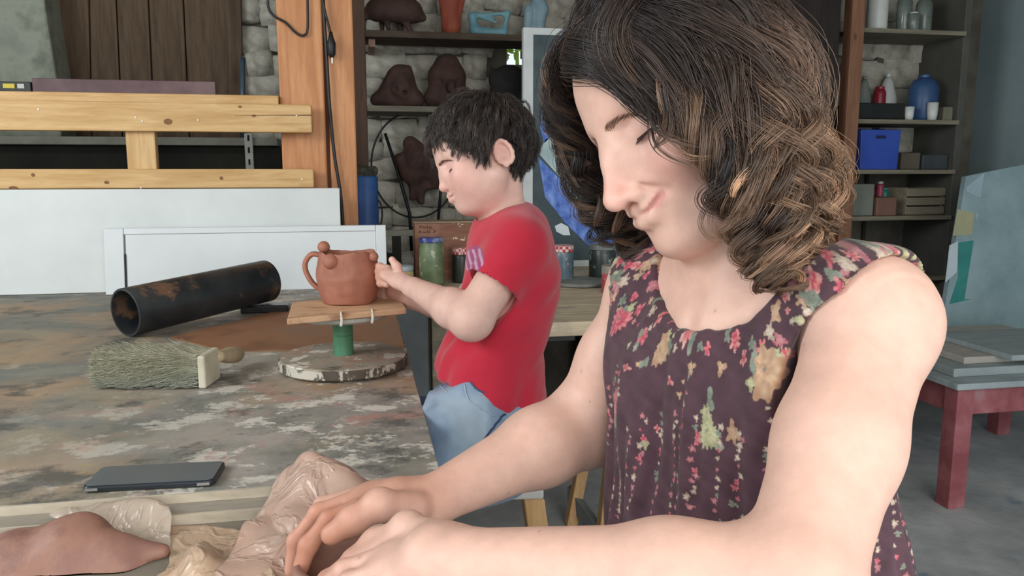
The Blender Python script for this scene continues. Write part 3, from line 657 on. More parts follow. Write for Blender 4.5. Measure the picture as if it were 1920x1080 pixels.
for px in (691, 1000): MB().box((atY(px, 80, SY)[0], SY + .05, Zs(88)), (atY(px + 13, 80, SY)[0], SY + .3, Zs(72) - .001)).build('bracket', mat('bracket_wood', '8a6d5a', '9c7f6b', 8), su, bevel=.003)
SM = SY + .14
g = lambda px, py, dy=0.0: atY(px, py, SM + dy)
zt1_ = Zs(59) + .0005; zt2_ = Zs(199) + .0005
def rest(z):                                    # sit a sculpture on its shelf
    def f(V): V = V.copy(); V[:, 2] += z - V[:, 2].min(); return V
    return f
m_dkclay = mat('dark_brown_clay', '3a2924', '513a32', 12, 0.8, 0.4); m_redclay = mat('red_clay', '8a4230', 'a4533c', 10, 0.7, 0.3)
m_blueg = mat('blue_glaze', '5a8794', '79a3ab', 9, 0.5, 0.2); m_blk = mat('black_clay', '1d1c1c', '2c2a29', 10, 0.8, 0.3); m_paleblue = mat('pale_blue_glaze', '6d8794', '8fa5ab', 9, 0.6, 0.2)
o = lump('animal_sculpture', m_dkclay, None, [('c', g(708, 8), g(770, 10), .055, .05, .02), ('c', g(770, 10), g(792, 22), .035, .018, .02), ('c', g(692, 12), g(680, 26), .02, .01, .02), ('c', g(722, 20), g(730, 52), .016, .012, .01), ('c', g(715, 20, .06), g(716, 52, .06), .016, .012, .01), ('c', g(754, 20), g(772, 52), .016, .011, .01), ('c', g(748, 20, .06), g(752, 52, .06), .016, .012, .01), ('c', g(772, 0), g(776, -14), .012, .006, .01)], .006, 2, .003, 30, post=rest(zt1_))
tag(o, 'dark clay four-legged animal on the top shelf', 'sculpture')
o = lump('figure_sculpture', m_redclay, None, [('c', g(845, 50), g(842, 15), .045, .04, .02), ('c', g(842, 15), g(846, -20), .045, .05, .02), ('c', g(828, -5), g(838, 25), .02, .018, .01), ('c', g(862, -5), g(856, 30), .022, .02, .01), ('e', g(846, -45), (.04, .04, .05), .02)], .006, 2, .004, 30, post=rest(zt1_))
tag(o, 'red clay standing figure on the top shelf', 'sculpture')
o = lump('boat_sculpture', m_blueg, None, [('c', g(886, 18), g(950, 14), .014, .012, .02), ('c', g(884, 20), g(892, 48), .014, .02, .02), ('c', g(892, 48), g(944, 50), .024, .022, .02), ('c', g(944, 50), g(952, 14), .016, .014, .02), ('c', g(905, 22), g(930, 30), .01, .01, .015)], .005, 2, .003, 30, post=rest(zt1_))
tag(o, 'blue glazed open boat-like sculpture on the top shelf', 'sculpture')
o = lump('pale_sculpture', m_paleblue, None, [('c', g(1010, 45), g(1015, 0), .03, .03, .02), ('c', g(992, 0), g(990, 40), .02, .02, .02), ('c', g(1015, 0), g(1000, -35), .03, .03, .02), ('c', g(985, 48), g(1020, 50), .016, .02, .02)], .006, 2, .003, 30, post=rest(zt1_))
tag(o, 'pale blue upright sculpture at the right end of the top shelf', 'sculpture')
o = lump('mask_sculpture', m_dkclay, None, [('c', g(705, 190), g(780, 190), .03, .035, .03), ('c', g(712, 180), g(748, 140), .02, .04, .03), ('c', g(770, 180), g(762, 138), .045, .025, .03), ('e', g(755, 165, -.03), (.05, .04, .055), .02), ('c', g(735, 140), g(766, 130), .016, .013, .01), ('-e', g(760, 176, -.07), (.012, .03, .012), .004), ('-e', g(742, 168, -.07), (.012, .03, .014), .006)], .005, 2, .005, 28, post=rest(zt2_))
tag(o, 'dark brown clay face with a flat wedge-shaped cap on the lower shelf', 'sculpture')
o = lump('head_sculpture', m_dkclay, None, [('e', g(838, 155), (.09, .07, .10), .02), ('c', g(815, 190), g(870, 190), .05, .045, .03), ('e', g(838, 120), (.05, .045, .03), .03), ('e', g(845, 168, -.07), (.02, .02, .028), .012), ('-e', g(826, 158, -.08), (.016, .03, .012), .008), ('-e', g(860, 158, -.08), (.016, .03, .012), .008)], .005, 2, .004, 28, post=rest(zt2_))
tag(o, 'dark brown rounded clay head on the lower shelf', 'sculpture')
o = lump('black_sculpture', m_blk, None, [('e', g(952, 160), (.09, .06, .09), .02), ('c', g(925, 150), g(920, 128), .02, .008, .02), ('c', g(925, 192), g(980, 192), .04, .04, .03)], .006, 2, .004, 28, post=rest(zt2_))
tag(o, 'black clay lump sculpture beside the tilted canvas', 'sculpture')
# hoop sculpture
HY = 3.84; hp_ = thing('hoop_sculpture', 'black metal hoop on rods with a dark clay figure', 'sculpture', atY(775, 480, HY))
hc = atY(778, 310, HY); er = [hc + RGT * 0 + np.array([math.cos(a) * 75 * 4.05 / FPX, 0, math.sin(a) * 91 * 4.05 / FPX]) for a in np.linspace(0, 2 * math.pi, 64, endpoint=False)]
m_iron = mat('black_iron', '17171a', '232326', 12, 0.5, metal=0.3)
MB().tube(er, .0045, 8, close=True).build('hoop', m_iron, hp_, smooth=True)
MB().tube([atY(722, 250, HY - .02), atY(745, 320, HY - .02), atY(768, 400, HY - .02), atY(772, 470, HY - .02)], [.007, .008, .008, .008], 8).build('rod', m_iron, hp_, smooth=True)
MB().tube([atY(836, 300, HY - .03), atY(826, 360, HY - .03), atY(817, 470, HY - .03)], .007, 8).build('rod', m_iron, hp_, smooth=True)
gh = lambda px, py, dy=0.0: atY(px, py, HY - .05 + dy)
lump('clay_figure', m_dkclay, hp_, [('c', gh(770, 270), gh(785, 300), .03, .06, .03), ('c', gh(785, 300), gh(775, 330), .07, .05, .03), ('c', gh(750, 300), gh(770, 330), .03, .03, .02), ('c', gh(780, 330), gh(790, 375), .04, .022, .02), ('c', gh(800, 290), gh(815, 340), .045, .03, .02), ('c', gh(800, 350), gh(815, 350), .02, .012, .02), ('c', gh(775, 340), gh(772, 372), .02, .012, .02)], .006, 2, .007, 40)
# blue canister
bc = thing('blue_canister', 'tall blue canister with a dark crusted top beside the timber post', 'canister', atY(690, 425, 3.5))
a_, b_ = atY(670, 480, 3.5), atY(706, 330, 3.5)
MB().lathe([(.05, 0), (.052, .01), (.052, b_[2] - a_[2] - .01), (.046, b_[2] - a_[2])], ((a_[0] + b_[0]) / 2, 3.535, a_[2]), 20).build('body', mat('blue_plastic', '2d4f86', '3f66a3', 7, 0.5), bc, smooth=True, bevel=0)
lump('top', mat('crusted_dark', '2b2a26', '5c584c', 40, 0.9, 0.6), bc, [('c', np.array([(a_[0] + b_[0]) / 2 - .02, 3.535, b_[2] + .012]), np.array([(a_[0] + b_[0]) / 2 + .03, 3.535, b_[2] + .02]), .03, .024, .02)], .004, 1, .004, 60)
lp = atY(708, 400, 3.52)
MB().tube(catmull([lp + (-.02, 0, .06), lp + (.01, 0, .05), lp + (.02, 0, 0), lp + (.01, 0, -.05), lp + (-.02, 0, -.055)], 20), .004, 6).build('loop_handle', m_iron, bc, smooth=True)
o = MB().box((bc.location[0] - .12, 3.45, 0), (bc.location[0] + .14, 3.615, a_[2])).build('dark_stand', mat('dark_stand', '2e2c28', '3d3a34', 6), bevel=.01); tag(o, 'dark stand under the blue canister', 'stand')
pbt = thing('wall_bracket_shelf', 'short pale shelf on a post left of the brown crate', 'shelf', (atY(740, 435, 3.4)[0], 3.42, 0))
MB().box((atY(735, 435, 3.4)[0], 3.41, 0), (atY(752, 435, 3.4)[0], 3.435, atY(740, 443, 3.4)[2] - .0005)).build('post', mat('dark_stand', '2e2c28', '3d3a34', 6), pbt)
o = MB().box((atY(700, 435, 3.4)[0], 3.4, atY(740, 443, 3.4)[2]), (atY(776, 435, 3.4)[0], 3.44, atY(740, 432, 3.4)[2])).build('board', mat('pale_shelf', '8f9084', 'a6a79b', 8, 0.8), pbt, bevel=.002)
# loose grey blocks under the batten
for i, (u0, v0, u1, v1) in enumerate([(735, 446, 771, 466), (728, 468, 750, 486), (752, 468, 779, 486), (738, 488, 772, 508)]):
    a_, b_ = atY(u0, v1, 3.95), atY(u1, v0, 3.95)
    o = MB().box((a_[0], 3.955, a_[2]), (b_[0], 3.999, b_[2])).build('stone', m_stone, wall_back, bevel=.012)

# ================================================================== back workbench
BZ = 0.75; by0 = atZ(1100, 603, BZ)[1]; by1 = 3.42
bn = thing('workbench', 'worn pale wooden workbench against the back of the room', 'workbench', (1.0, (by0 + by1) / 2, 0))
m_bench = wood('worn_bench', (162, 146, 122), (206, 190, 162), 'x', 0.8, 0.75, knots=False, stain=(146, 140, 130))
bx0 = 0.24; nB = 5
for i in range(nB):
    ya, yb2 = by0 + (by1 - by0) * i / nB, by0 + (by1 - by0) * (i + 1) / nB
    MB().box((bx0, ya + .001, BZ - .04), (1.42, yb2 - .001, BZ)).build('top_plank', m_bench, bn, bevel=.003)
for x, y in [(atY(1118, 640, by0 + .85)[0], by0 + .85), (0.3, by0 + .9), (1.36, by0 + .05), (1.36, by1 - .07)]:
    MB().box((x - .035, y, 0), (x + .035, y + .07, BZ - .041)).build('leg', m_bench, bn, bevel=.003)
o = MB().box((atY(1040, 628, by0 + .03)[0] - .1, by0 + .03, atY(1060, 640, by0 + .03)[2]), (atY(1079, 628, by0 + .03)[0], by0 + .22, BZ - .0405)).build('drawer_box', mat('black_plastic', '1e1f1e', '292a28', 10, 0.5), bn, bevel=.003)
# crate / box panel with handwriting
cy = atZ(830, 526, BZ)[1]; a_, b_ = atY(779, 500, cy), atY(900, 414, cy)
cr = thing('wooden_crate', 'reddish brown flat wooden box with handwriting behind the boy', 'box', ((a_[0] + b_[0]) / 2, cy + .05, BZ))
m_cr = wood('red_brown_wood', (112, 74, 58), (140, 98, 78), 'x', 1, 0.7, knots=False, stain=(150, 112, 92))
MB().box((a_[0], cy, BZ + .0005), (b_[0] + .1, cy + .09, b_[2] - .008)).build('body', m_cr, cr, bevel=.002)
MB().box((a_[0] - .003, cy - .003, b_[2] - .008), (b_[0] + .1, cy + .093, b_[2])).build('lid', wood('brown_lid', (122, 100, 82), (150, 126, 104), 'x'), cr, bevel=.002)
ink = MB(); ip = lambda px, py: atY(px, py, cy - .001)
for st_ in [[(786, 423), (788, 428), (791, 422)], [(792, 428), (794, 424), (795, 428), (797, 425), (798, 428)], [(801, 422), (801, 428)], [(803, 428), (805, 425), (806, 428), (808, 425), (810, 428)],
            [(786, 437), (786, 432), (789, 433), (786, 435), (789, 437)], [(791, 437), (793, 434), (795, 437), (797, 434), (798, 437)], [(801, 432), (801, 437)], [(806, 432), (803, 436), (806, 437), (807, 435)], [(810, 436), (811, 437)], [(814, 437), (814, 432), (817, 433), (814, 435)]]:
    ink.tube([ip(*p) for p in st_], .0011, 4)
tag(ink.build('handwriting', mat('brown_ink', '4a2a1c'), cr), kind='stuff')
fl = MB()
for i in range(14):
    p = ip(random.uniform(850, 872), random.choice([random.uniform(416, 426), random.uniform(416, 426), random.uniform(444, 450)])); fl.ball(p, (.004 * random.uniform(.5, 1.6), .001, .003 * random.uniform(.5, 1.4)), 8, 5)
tag(fl.build('paint_flecks', mat('cream_paint', 'cbb49c', 'dccab6', 30), cr), kind='stuff')
# jars
def jar(px, pby, wpx, hpx, label, mb_, ml, lid_h=.18, spl=None, cat='jar', lidw=1.0, chk=None, name='jar'):
    p = atZ(px, pby, BZ + .0005); kk = np.linalg.norm((p - CAM)) * (np.dot(unit(p - CAM), FWD)) / FPX
    p = p + np.array([0, wpx * kk * .42, 0]); R_ = wpx * kk / 2; H_ = hpx * kk; t_ = thing(name, label, cat, p)
    hl = H_ * lid_h
    MB().lathe([(R_ * .86, 0), (R_ * .97, H_ * .03), (R_, H_ * .08), (R_, H_ * .72), (R_ * .96, H_ * .78), (R_ * .9, H_ - hl), (R_ * .9, H_ - hl + .001)], p, 32).build('body', mb_, t_, smooth=True)
    rl = R_ * lidw
    MB().lathe([(rl * .97, H_ - hl + .0012), (rl, H_ - hl + .003), (rl, H_ - .004), (rl * .95, H_), (.001, H_ + .0005)], p, 32).build('lid', ml, t_, smooth=False, bevel=.001)
    return t_
def gingham(name, a, c_):
    m, nt, b = newmat(name); ck = N(nt, 'ShaderNodeTexChecker'); ck.inputs['Scale'].default_value = 90
    nt.links.new(coords(nt), ck.inputs['Vector']); ck.inputs['Color1'].default_value = (*lin(a), 1); ck.inputs['Color2'].default_value = (*lin(c_), 1)
    nt.links.new(ck.outputs[0], b.inputs['Base Color']); return m
m_ging = gingham('red_gingham', 'b03a44', 'd9c4bc')
jar(812, 537, 47, 90, 'tall jar of murky green water with a blue lid', splat('murky_green', '5e6b4c', '76835f', 'a9ad92', .58), mat('blue_lid', '343f86', '8a93ae', 25, 0.4, lo=.45, hi=.6), .1)
jar(866, 531, 34, 66, 'dark jar with a red gingham lid half behind the boy', splat('dark_jar', '23261f', '33362c', '8a6f64', .66), m_ging, .2)
jar(1059, 531, 42, 70, 'blue-grey jar with a red gingham lid right of the boy', splat('blue_grey_jar', '4a5c68', '63757e', 'b7b7ae', .58), m_ging, .18)
jar(1136, 524, 52, 64, 'black-green paint jar with a grey lid in front of the canvas', splat('black_green_jar', '28312e', '3c4542', '9aa09a', .6), mat('grey_lid', '5e6460', '777d78', 12, 0.5), .16)
jar(1166, 552, 62, 52, 'low red paint jar with a chalky lid near the bench edge', splat('red_jar', 'a03c40', 'b8545a', 'd2a8a0', .58), mat('chalky_lid', '8a857a', 'a59f92', 16, 0.7), .3)
jar(757, 548, 40, 48, 'small pale tub with yellow paint behind the boy\'s hand', splat('yellow_tub', '9aa4a0', 'aab3ae', 'c2b04a', .5), mat('pale_lid', '8f9aa0', 'a4adb0', 10), .2, name='paint_tub', cat='tub')
dp = atZ(1087, 533, BZ + .0005); MB_ = MB().lathe([(.09, 0), (.105, .003), (.108, .012), (.104, .015), (.02, .017)], dp, 40)
o = MB_.build('round_slab', mat('grey_slab', '6f716d', '8c8d88', 8, 0.7, 0.2), bevel=.001); tag(o, 'flat round grey slab on the workbench between the jars', 'disc')
# support under the tub end of the bench
o = MB().box((TX + .01, 2.80, 0), (bx0 - .002, 3.03, BZ - .0)).build('low_cabinet', mat('grey_cabinet', '6a6e6e', '7c8080', 6), bevel=.01); tag(o, 'low grey cabinet left of the workbench', 'cabinet')

# ================================================================== big canvas on the bench
cvY = atZ(1150, 499, BZ)[1]
cvx0 = atY(981, 300, cvY)[0]; cvx1 = atY(1400, 300, cvY)[0]; cvz1 = atY(985, 51, cvY)[2]
pa_ = thing('leaning_canvas', 'large painted canvas with blue leaf shapes standing on the workbench', 'painting', ((cvx0 + cvx1) / 2, cvY + .02, BZ))
MB().box((cvx0, cvY, BZ + .001), (cvx1, cvY + .035, cvz1)).build('canvas', mat('canvas_white', 'b6bab8', 'c8cbc9', 8, 0.8), pa_, bevel=.002)
m_dk = mat('painted_dark', '2f3d42', '3f4d50', 6, 0.6, 0.3, c3='36444a')
MB().box((atY(999, 300, cvY)[0], cvY - .0015, BZ + .03), (cvx1 - .04, cvY - .0003, cvz1 - .028)).build('painted_ground', m_dk, pa_)
def pshape(pts, mtl, nm, dz=.0015):
    MB().prism([atY(x, y, cvY - .0018) for x, y in pts], (0, -dz, 0)).build(nm, mtl, pa_)
m_bl = mat('painted_blue', '2f4fa0', '5a7cc8', 26, 0.5, 0.4, (1, 1, .6), c3='7f9cd8'); m_lg = mat('painted_grey', '8fa3a6', 'b0c0c0', 9, 0.6, 0.2); m_wh = mat('painted_white', 'cfd6da', 'dfe4e6', 9)
pshape([(1034, 160), (1044, 190), (1050, 235), (1040, 250), (1020, 268), (1013, 240), (1016, 205)], m_bl, 'painted_leaf')
pshape([(1048, 213), (1066, 234), (1090, 290), (1100, 360), (1120, 420), (1086, 390), (1052, 335), (1010, 288), (1022, 262), (1043, 252), (1036, 232)], m_lg, 'painted_leaf')
pshape([(1009, 295), (1052, 338), (1090, 392), (1122, 424), (1170, 478), (1195, 496), (1152, 497), (1105, 462), (1062, 420), (1022, 370)], m_bl, 'painted_leaf')
pshape([(1120, 250), (1180, 300), (1250, 420), (1260, 480), (1200, 490), (1130, 415), (1105, 350)], m_lg, 'painted_leaf')
pshape([(1040, 424), (1052, 418), (1065, 425), (1069, 441), (1056, 441), (1043, 434)], m_wh, 'painted_leaf', .003)

# ================================================================== right side
o_ = thing('dark_cupboard', 'tall dark wooden cupboard behind the woman', 'cupboard', (atY(1330, 300, 3.55)[0], 3.7, 0))
xa, xb = atY(1110, 300, 3.6)[0], atY(1572, 300, 3.5)[0]
m_dc = wood('black_brown_wood', (30, 24, 22), (46, 38, 34), 'z', 0.8, 0.5, knots=False)
MB().box((xa, 3.56, 0), (xb, 3.9, 2.5)).build('body', m_dc, o_, bevel=.004)
for i in range(2):
    u0 = xa + (xb - xa) * (i / 2) + .01; u1 = xa + (xb - xa) * ((i + 1) / 2) - .01
    dr = MB().box((u0, 3.535, .08), (u1, 3.559, 2.45)).build('door', m_dc, o_, bevel=.004)
    MB().ball(((u1 - .04) if i == 0 else (u0 + .04), 3.525, 1.1), .014, 12, 8).build('knob', m_iron, dr, smooth=True)
RS = 3.6
rs = thing('storage_shelves', 'open wooden storage shelves in the back right corner', 'shelves', (atY(1700, 300, RS)[0], RS + .15, 0))
m_rs = wood('grey_brown_shelf', (104, 98, 84), (140, 132, 114), 'x', 1, 0.8, knots=False)
xa, xb, xc = atY(1581, 200, RS)[0], atY(1605, 200, RS)[0], atY(1815, 200, RS)[0]
MB().box((xa, RS - .03, 0), (xb, RS + .04, 2.6)).build('upright', wood('brown_upright', (112, 76, 56), (142, 102, 78), 'z'), rs, bevel=.004)
MB().box((xc - .04, RS + .02, 0), (xc, RS + .36, 2.6)).build('upright', mat('dark_upright2', '4a4a44', '57564e', 6), rs, bevel=.004)
zsh = {}
for py in (54, 224, 318, 405, 520):
    z = atY(1690, py, RS)[2]; zsh[py] = z + .0005; MB().box((xb - .02, RS, z - .022), (xc - .041, RS + .36, z)).build('shelf_board', m_rs, rs, bevel=.003)
MB().box((xb + .34, RS + .34, 0.3), (xb + .38, RS + .37, 2.5)).build('back_batten', mat('dark_upright2', '4a4a44', '57564e', 6), rs)
def rbox(name, label, cat, u0, u1, vtop, sh, m_, dy=.05, dep=.2, bevel=.006, taper=1.0, parent=None):
    z0 = zsh[sh]; Y = RS + dy; a_, b_ = atY(u0, 300, Y)[0], atY(u1, 300, Y)[0]; z1 = atY((u0 + u1) / 2, vtop, Y)[2]
    c = (a_ + b_) / 2; hw = (b_ - a_) / 2
    vb = [(c - hw * taper, Y, z0), (c + hw * taper, Y, z0), (c + hw * taper, Y + dep, z0), (c - hw * taper, Y + dep, z0), (c - hw, Y, z1), (c + hw, Y, z1), (c + hw, Y + dep, z1), (c - hw, Y + dep, z1)]
    mb_ = MB(); mb_._add(vb, [(0, 3, 2, 1), (4, 5, 6, 7), (0, 1, 5, 4), (1, 2, 6, 5), (2, 3, 7, 6), (3, 0, 4, 7)])
    o = mb_.build(name, m_, parent, bevel=bevel)
    if label: tag(o, label, cat)
    return o
def rpot(name, label, cat, px, wpx, vtop, sh, m_, dy=.1, prof=None, mlid=None, group=None):
    z0 = zsh[sh]; Y = RS + dy; c = atY(px, 300, Y); kk = np.dot(c - CAM, FWD) / FPX; R_ = wpx * kk / 2; z1 = atY(px, vtop, Y)[2]; H_ = z1 - z0
    t_ = thing(name, label, cat, (c[0], Y, z0), group)
    prof = prof or [(.9, 0), (1, .05), (1, .8), (.9, .88), (.7, .92)]
    MB().lathe([(r * R_, h * H_) for r, h in prof], (c[0], Y, z0), 20).build('body', m_, t_, smooth=True)
    rr = prof[-1]; MB().lathe([(rr[0] * R_ * 1.05, rr[1] * H_ + .0005), (rr[0] * R_ * 1.05, H_ - .002), (rr[0] * R_ * .9, H_)], (c[0], Y, z0), 20).build('cap', mlid or m_, t_, bevel=.001)
    return t_
m_gl = mat('dim_glass', '5a625c', '79827a', 9, 0.2); m_wp = mat('white_plastic', 'c2c4bf', 'd2d4cf', 6, 0.4); m_bp = mat('blue_jug_plastic', '2e4a70', '3c5c86', 6, 0.4); m_bk = mat('matt_black', '141615', '20221f', 8, 0.5)
rpot('white_canister', 'white plastic canister on the top right shelf', 'canister', 1627, 36, -40, 54, m_wp)
rpot('glass_bottle', 'dim glass bottle with a white label beside the white canister', 'bottle', 1676, 26, -10, 54, m_gl, mlid=m_wp)
rpot('glass_bottle', 'dim glass bottle at the right of the top right shelf', 'bottle', 1712, 28, -6, 54, m_gl, mlid=m_wp)
rpot('squat_jar', 'squat glass jar between the two dim bottles', 'jar', 1694, 20, 22, 54, m_gl, .05, mlid=m_wp)
tray = rbox('black_tray', 'black plastic tray of small pots above the blue crate', 'tray', 1602, 1690, 193, 224, m_bk, .02, .2)
rpot('red_can', 'small red can behind the black tray', 'can', 1641, 22, 162, 224, mat('red_tin', '8a2534', 'a03040', 9, 0.35), .24)
rpot('white_cone_bottle', 'white cone-topped bottle behind the black tray', 'bottle', 1655, 34, 138, 224, m_wp, .29, [(1, 0), (1, .5), (.5, .85), (.25, .93)])
rpot('grey_cone_bottle', 'grey cone-topped bottle at the left of the black tray', 'bottle', 1612, 26, 142, 224, mat('grey_pl', '727872', '858a85', 6), .29, [(1, 0), (1, .5), (.5, .85), (.25, .93)])
rpot('blue_jug', 'large blue plastic jug on the shelf above the blue crate', 'jug', 1722, 52, 140, 224, m_bp, .12, [(.9, 0), (1, .06), (1, .7), (.75, .88), (.35, .93)])
rpot('white_cup', 'small white cup between the black tray and the blue jug', 'cup', 1698, 18, 200, 224, m_wp, .03, [(.75, 0), (.9, .3), (1, .97)])
rpot('white_cup', 'small white cup in front of the blue jug', 'cup', 1741, 20, 192, 224, m_wp, .03, [(.75, 0), (.9, .3), (1, .97)])
rbox('cardboard_box', 'small dull cardboard box right of the blue jug', 'box', 1762, 1780, 200, 224, mat('dull_card', '6c6a58', '7c7a66', 6), .05, .12)
# blue crate with handle slot
bcx = thing('blue_crate', 'blue plastic crate with a handle slot on the middle right shelf', 'crate', (atY(1640, 300, RS + .05)[0], RS + .1, zsh[318]))
m_bcr = mat('blue_crate_plastic', '2c459c', '3854b0', 4, 0.45)
o = rbox('front_panel', None, None, 1611, 1686, 243, 318, m_bcr, .02, .012, .003, .92, bcx)
o = rbox('back_panel', None, None, 1597, 1684, 243, 318, m_bcr, .27, .012, .003, .92, bcx)
zc0 = zsh[318]; zc1 = atY(1640, 243, RS + .02)[2]; l0 = atY(1611, 300, RS + .02)[0]; l1 = atY(1686, 300, RS + .02)[0]; ins = (l1 - l0) * .04
for xx in (l0, l1 - .01):
    s_ = 1 if xx == l0 else -1
    mb_ = MB(); xi = xx + s_ * ins
    mb_._add([(xi, RS + .032, zc0), (xi + .01, RS + .032, zc0), (xi + .01, RS + .27, zc0), (xi, RS + .27, zc0), (xx, RS + .032, zc1), (xx + .01, RS + .032, zc1), (xx + .01, RS + .27, zc1), (xx, RS + .27, zc1)], [(0, 3, 2, 1), (4, 5, 6, 7), (0, 1, 5, 4), (1, 2, 6, 5), (2, 3, 7, 6), (3, 0, 4, 7)])
    mb_.build('side_panel', m_bcr, bcx, bevel=.002)
MB().box((l0 + .02, RS + .033, zc0), (l1 - .02, RS + .269, zc0 + .008)).build('bottom', m_bcr, bcx)
hcx = atY(1652, 257, RS + .019); MB().box((hcx[0] - .028, RS + .0185, hcx[2] - .008), (hcx[0] + .028, RS + .0195, hcx[2] + .008)).build('handle_slot', mat('dark_slot', '1a2348'), bcx)
ds = lump('dark_bag', m_bk, None, [('c', atY(1612, 262, RS + .14), atY(1640, 250, RS + .14), .05, .025, .02), ('c', atY(1612, 262, RS + .14), atY(1660, 262, RS + .16), .05, .05, .02)], .007, 2, .006, 40)
tag(ds, 'black crumpled bag sticking out of the blue crate', 'bag')
rbox('brown_box', 'dull brown box right of the blue crate', 'box', 1690, 1726, 286, 318, mat('dull_brown', '4e463c', '5c5448', 6), .05, .2)
rbox('dark_case', 'dark low case at the right end of the crate shelf', 'case', 1730, 1778, 290, 318, mat('dull_dark', '34383a', '40464a', 6), .05, .2)
rbox('grey_box', 'grey box on the lower right shelf by the woman\'s hair', 'box', 1605, 1644, 345, 405, mat('grey_box', '676b62', '767a70', 6), .03, .2)
wbx = rbox('red_brown_box', 'red-brown box holding small bottles on the lower right shelf', 'box', 1650, 1688, 370, 405, mat('dull_redbrown', '6c4e42', '7e5c4e', 6), .02, .16)
rpot('pink_bottle', 'small pink and white bottle behind the red-brown box', 'bottle', 1654, 14, 340, 405, mat('pink_pl', '9c3a52', 'b8586c', 20, 0.4), .21, mlid=m_wp)
rpot('red_bottle', 'small dark red bottle behind the red-brown box', 'bottle', 1645, 12, 348, 405, mat('dred_pl', '7c2434', '92344a', 20, 0.4), .25)
rpot('teal_bottle', 'small teal bottle behind the red-brown box', 'bottle', 1663, 16, 352, 405, mat('teal_pl', '1f7f74', '35988c', 12, 0.4), .21)
rpot('white_bottle', 'small white bottle beside the teal bottle', 'bottle', 1671, 11, 352, 405, m_wp, .21)
wc = thing('slatted_crate', 'pale wooden crate at the right of the lower shelf', 'crate', (atY(1735, 400, RS + .06)[0], RS + .14, zsh[405]))
m_sl = wood('pale_crate', (116, 108, 92), (146, 136, 116), 'x', 1, 0.8, knots=False)
wa, wb_ = atY(1702, 300, RS + .06)[0], atY(1776, 300, RS + .06)[0]; zh_ = atY(1735, 352, RS + .06)[2] - zsh[405]
for i in range(3): MB().box((wa, RS + .05, zsh[405] + zh_ * (i / 3) + .004), (wb_, RS + .062, zsh[405] + zh_ * ((i + 1) / 3) - .004)).build('slat', m_sl, wc, bevel=.002)
for i in range(3): MB().box((wa, RS + .26, zsh[405] + zh_ * (i / 3) + .004), (wb_, RS + .272, zsh[405] + zh_ * ((i + 1) / 3) - .004)).build('slat', m_sl, wc, bevel=.002)
for xx in (wa, wb_ - .015): MB().box((xx, RS + .0625, zsh[405]), (xx + .015, RS + .2595, zsh[405] + zh_)).build('end_panel', m_sl, wc, bevel=.002)
MB().box((wa + .016, RS + .0625, zsh[405]), (wb_ - .016, RS + .2595, zsh[405] + .006)).build('bottom', m_sl, wc)
# canvas leaning by the right wall
cR = 3.08
rp = thing('bright_canvas', 'tall canvas with teal, white and ochre brushwork leaning at the far right', 'painting', atY(1850, 700, cR))
qc = [(1762, 640), (1812, 330), (1960, 300), (1990, 640)]; off = [0, .1, .1, 0]
rp3 = [atY(x, y, cR + o2) for (x, y), o2 in zip(qc, off)]; fw = unit(np.cross(rp3[1] - rp3[0], rp3[3] - rp3[0])); fw = fw if fw[1] < 0 else -fw
gl = atY(1762, 640, cR)
MB().prism(rp3, -fw * .03).build('canvas', mat('canvas_teal_grey', '7c9296', '93a7aa', 5, 0.7, 0.2), rp, bevel=.002)
def rshape(pts, mtl, nm):
    out = []
    for x, y in pts: r = ray(x, y); t_ = np.dot(rp3[0] + fw * .0012 - CAM, fw) / np.dot(r, fw); out.append(CAM + r * t_)
    MB().prism(out, fw * .0015).build(nm, mtl, rp)
rshape([(1812, 350), (1848, 322), (1900, 330), (1900, 362), (1840, 372), (1810, 358)], mat('paint_paleblue', '93a6b0', 'a5b6bd', 8), 'painted_patch')
rshape([(1795, 392), (1826, 400), (1822, 440), (1786, 442)], mat('paint_ochre', '9a9a7a', 'aba885', 8), 'painted_patch')
rshape([(1830, 400), (1915, 380), (1950, 480), (1910, 560), (1850, 540), (1836, 470)], mat('paint_white2', '9fb0b3', 'b4c2c3', 7), 'painted_patch')
rshape([(1780, 460), (1796, 452), (1794, 510), (1772, 530)], mat('paint_white3', 'b2bfc6', 'c3ced2', 7), 'painted_patch')
rshape([(1797, 455), (1828, 450), (1838, 500), (1826, 560), (1780, 570), (1796, 520)], mat('paint_teal', '2e7a76', '429089', 7), 'painted_patch')
# low red table with boards
SZ = atZ(1785, 955, 0); rt = thing('red_low_table', 'low table with worn red paint at the far right', 'table', (SZ[0] + .3, SZ[1] + .3, 0))
m_red = mat('worn_red_paint', '8a4a4e', 'a06064', 8, 0.6, 0.2, c3='a8878a', lo=.4, hi=.75)
zt_ = atY(1790, 728, SZ[1])[2]; kx = SZ[0] - .015
tops = mat('grey_boards', '8d979a', 'a6b0b2', 6, 0.7, 0.2, (1, 3, 1))
MB().box((kx - .03, SZ[1] - .03, zt_), (kx + .9, SZ[1] + .75, zt_ + .022)).build('top', tops, rt, bevel=.003)
for x, y in [(0, 0), (.78, 0), (0, .64), (.78, .64)]: MB().box((kx + x, SZ[1] + y, 0), (kx + x + .065, SZ[1] + y + .065, zt_ - .0005)).build('leg', m_red, rt, bevel=.003)
MB().box((kx + .066, SZ[1] + .01, zt_ - .10), (kx + .779, SZ[1] + .03, zt_ - .001)).build('apron', m_red, rt, bevel=.002)
MB().box((kx + .01, SZ[1] + .066, zt_ - .10), (kx + .03, SZ[1] + .639, zt_ - .001)).build('apron', m_red, rt, bevel=.002)
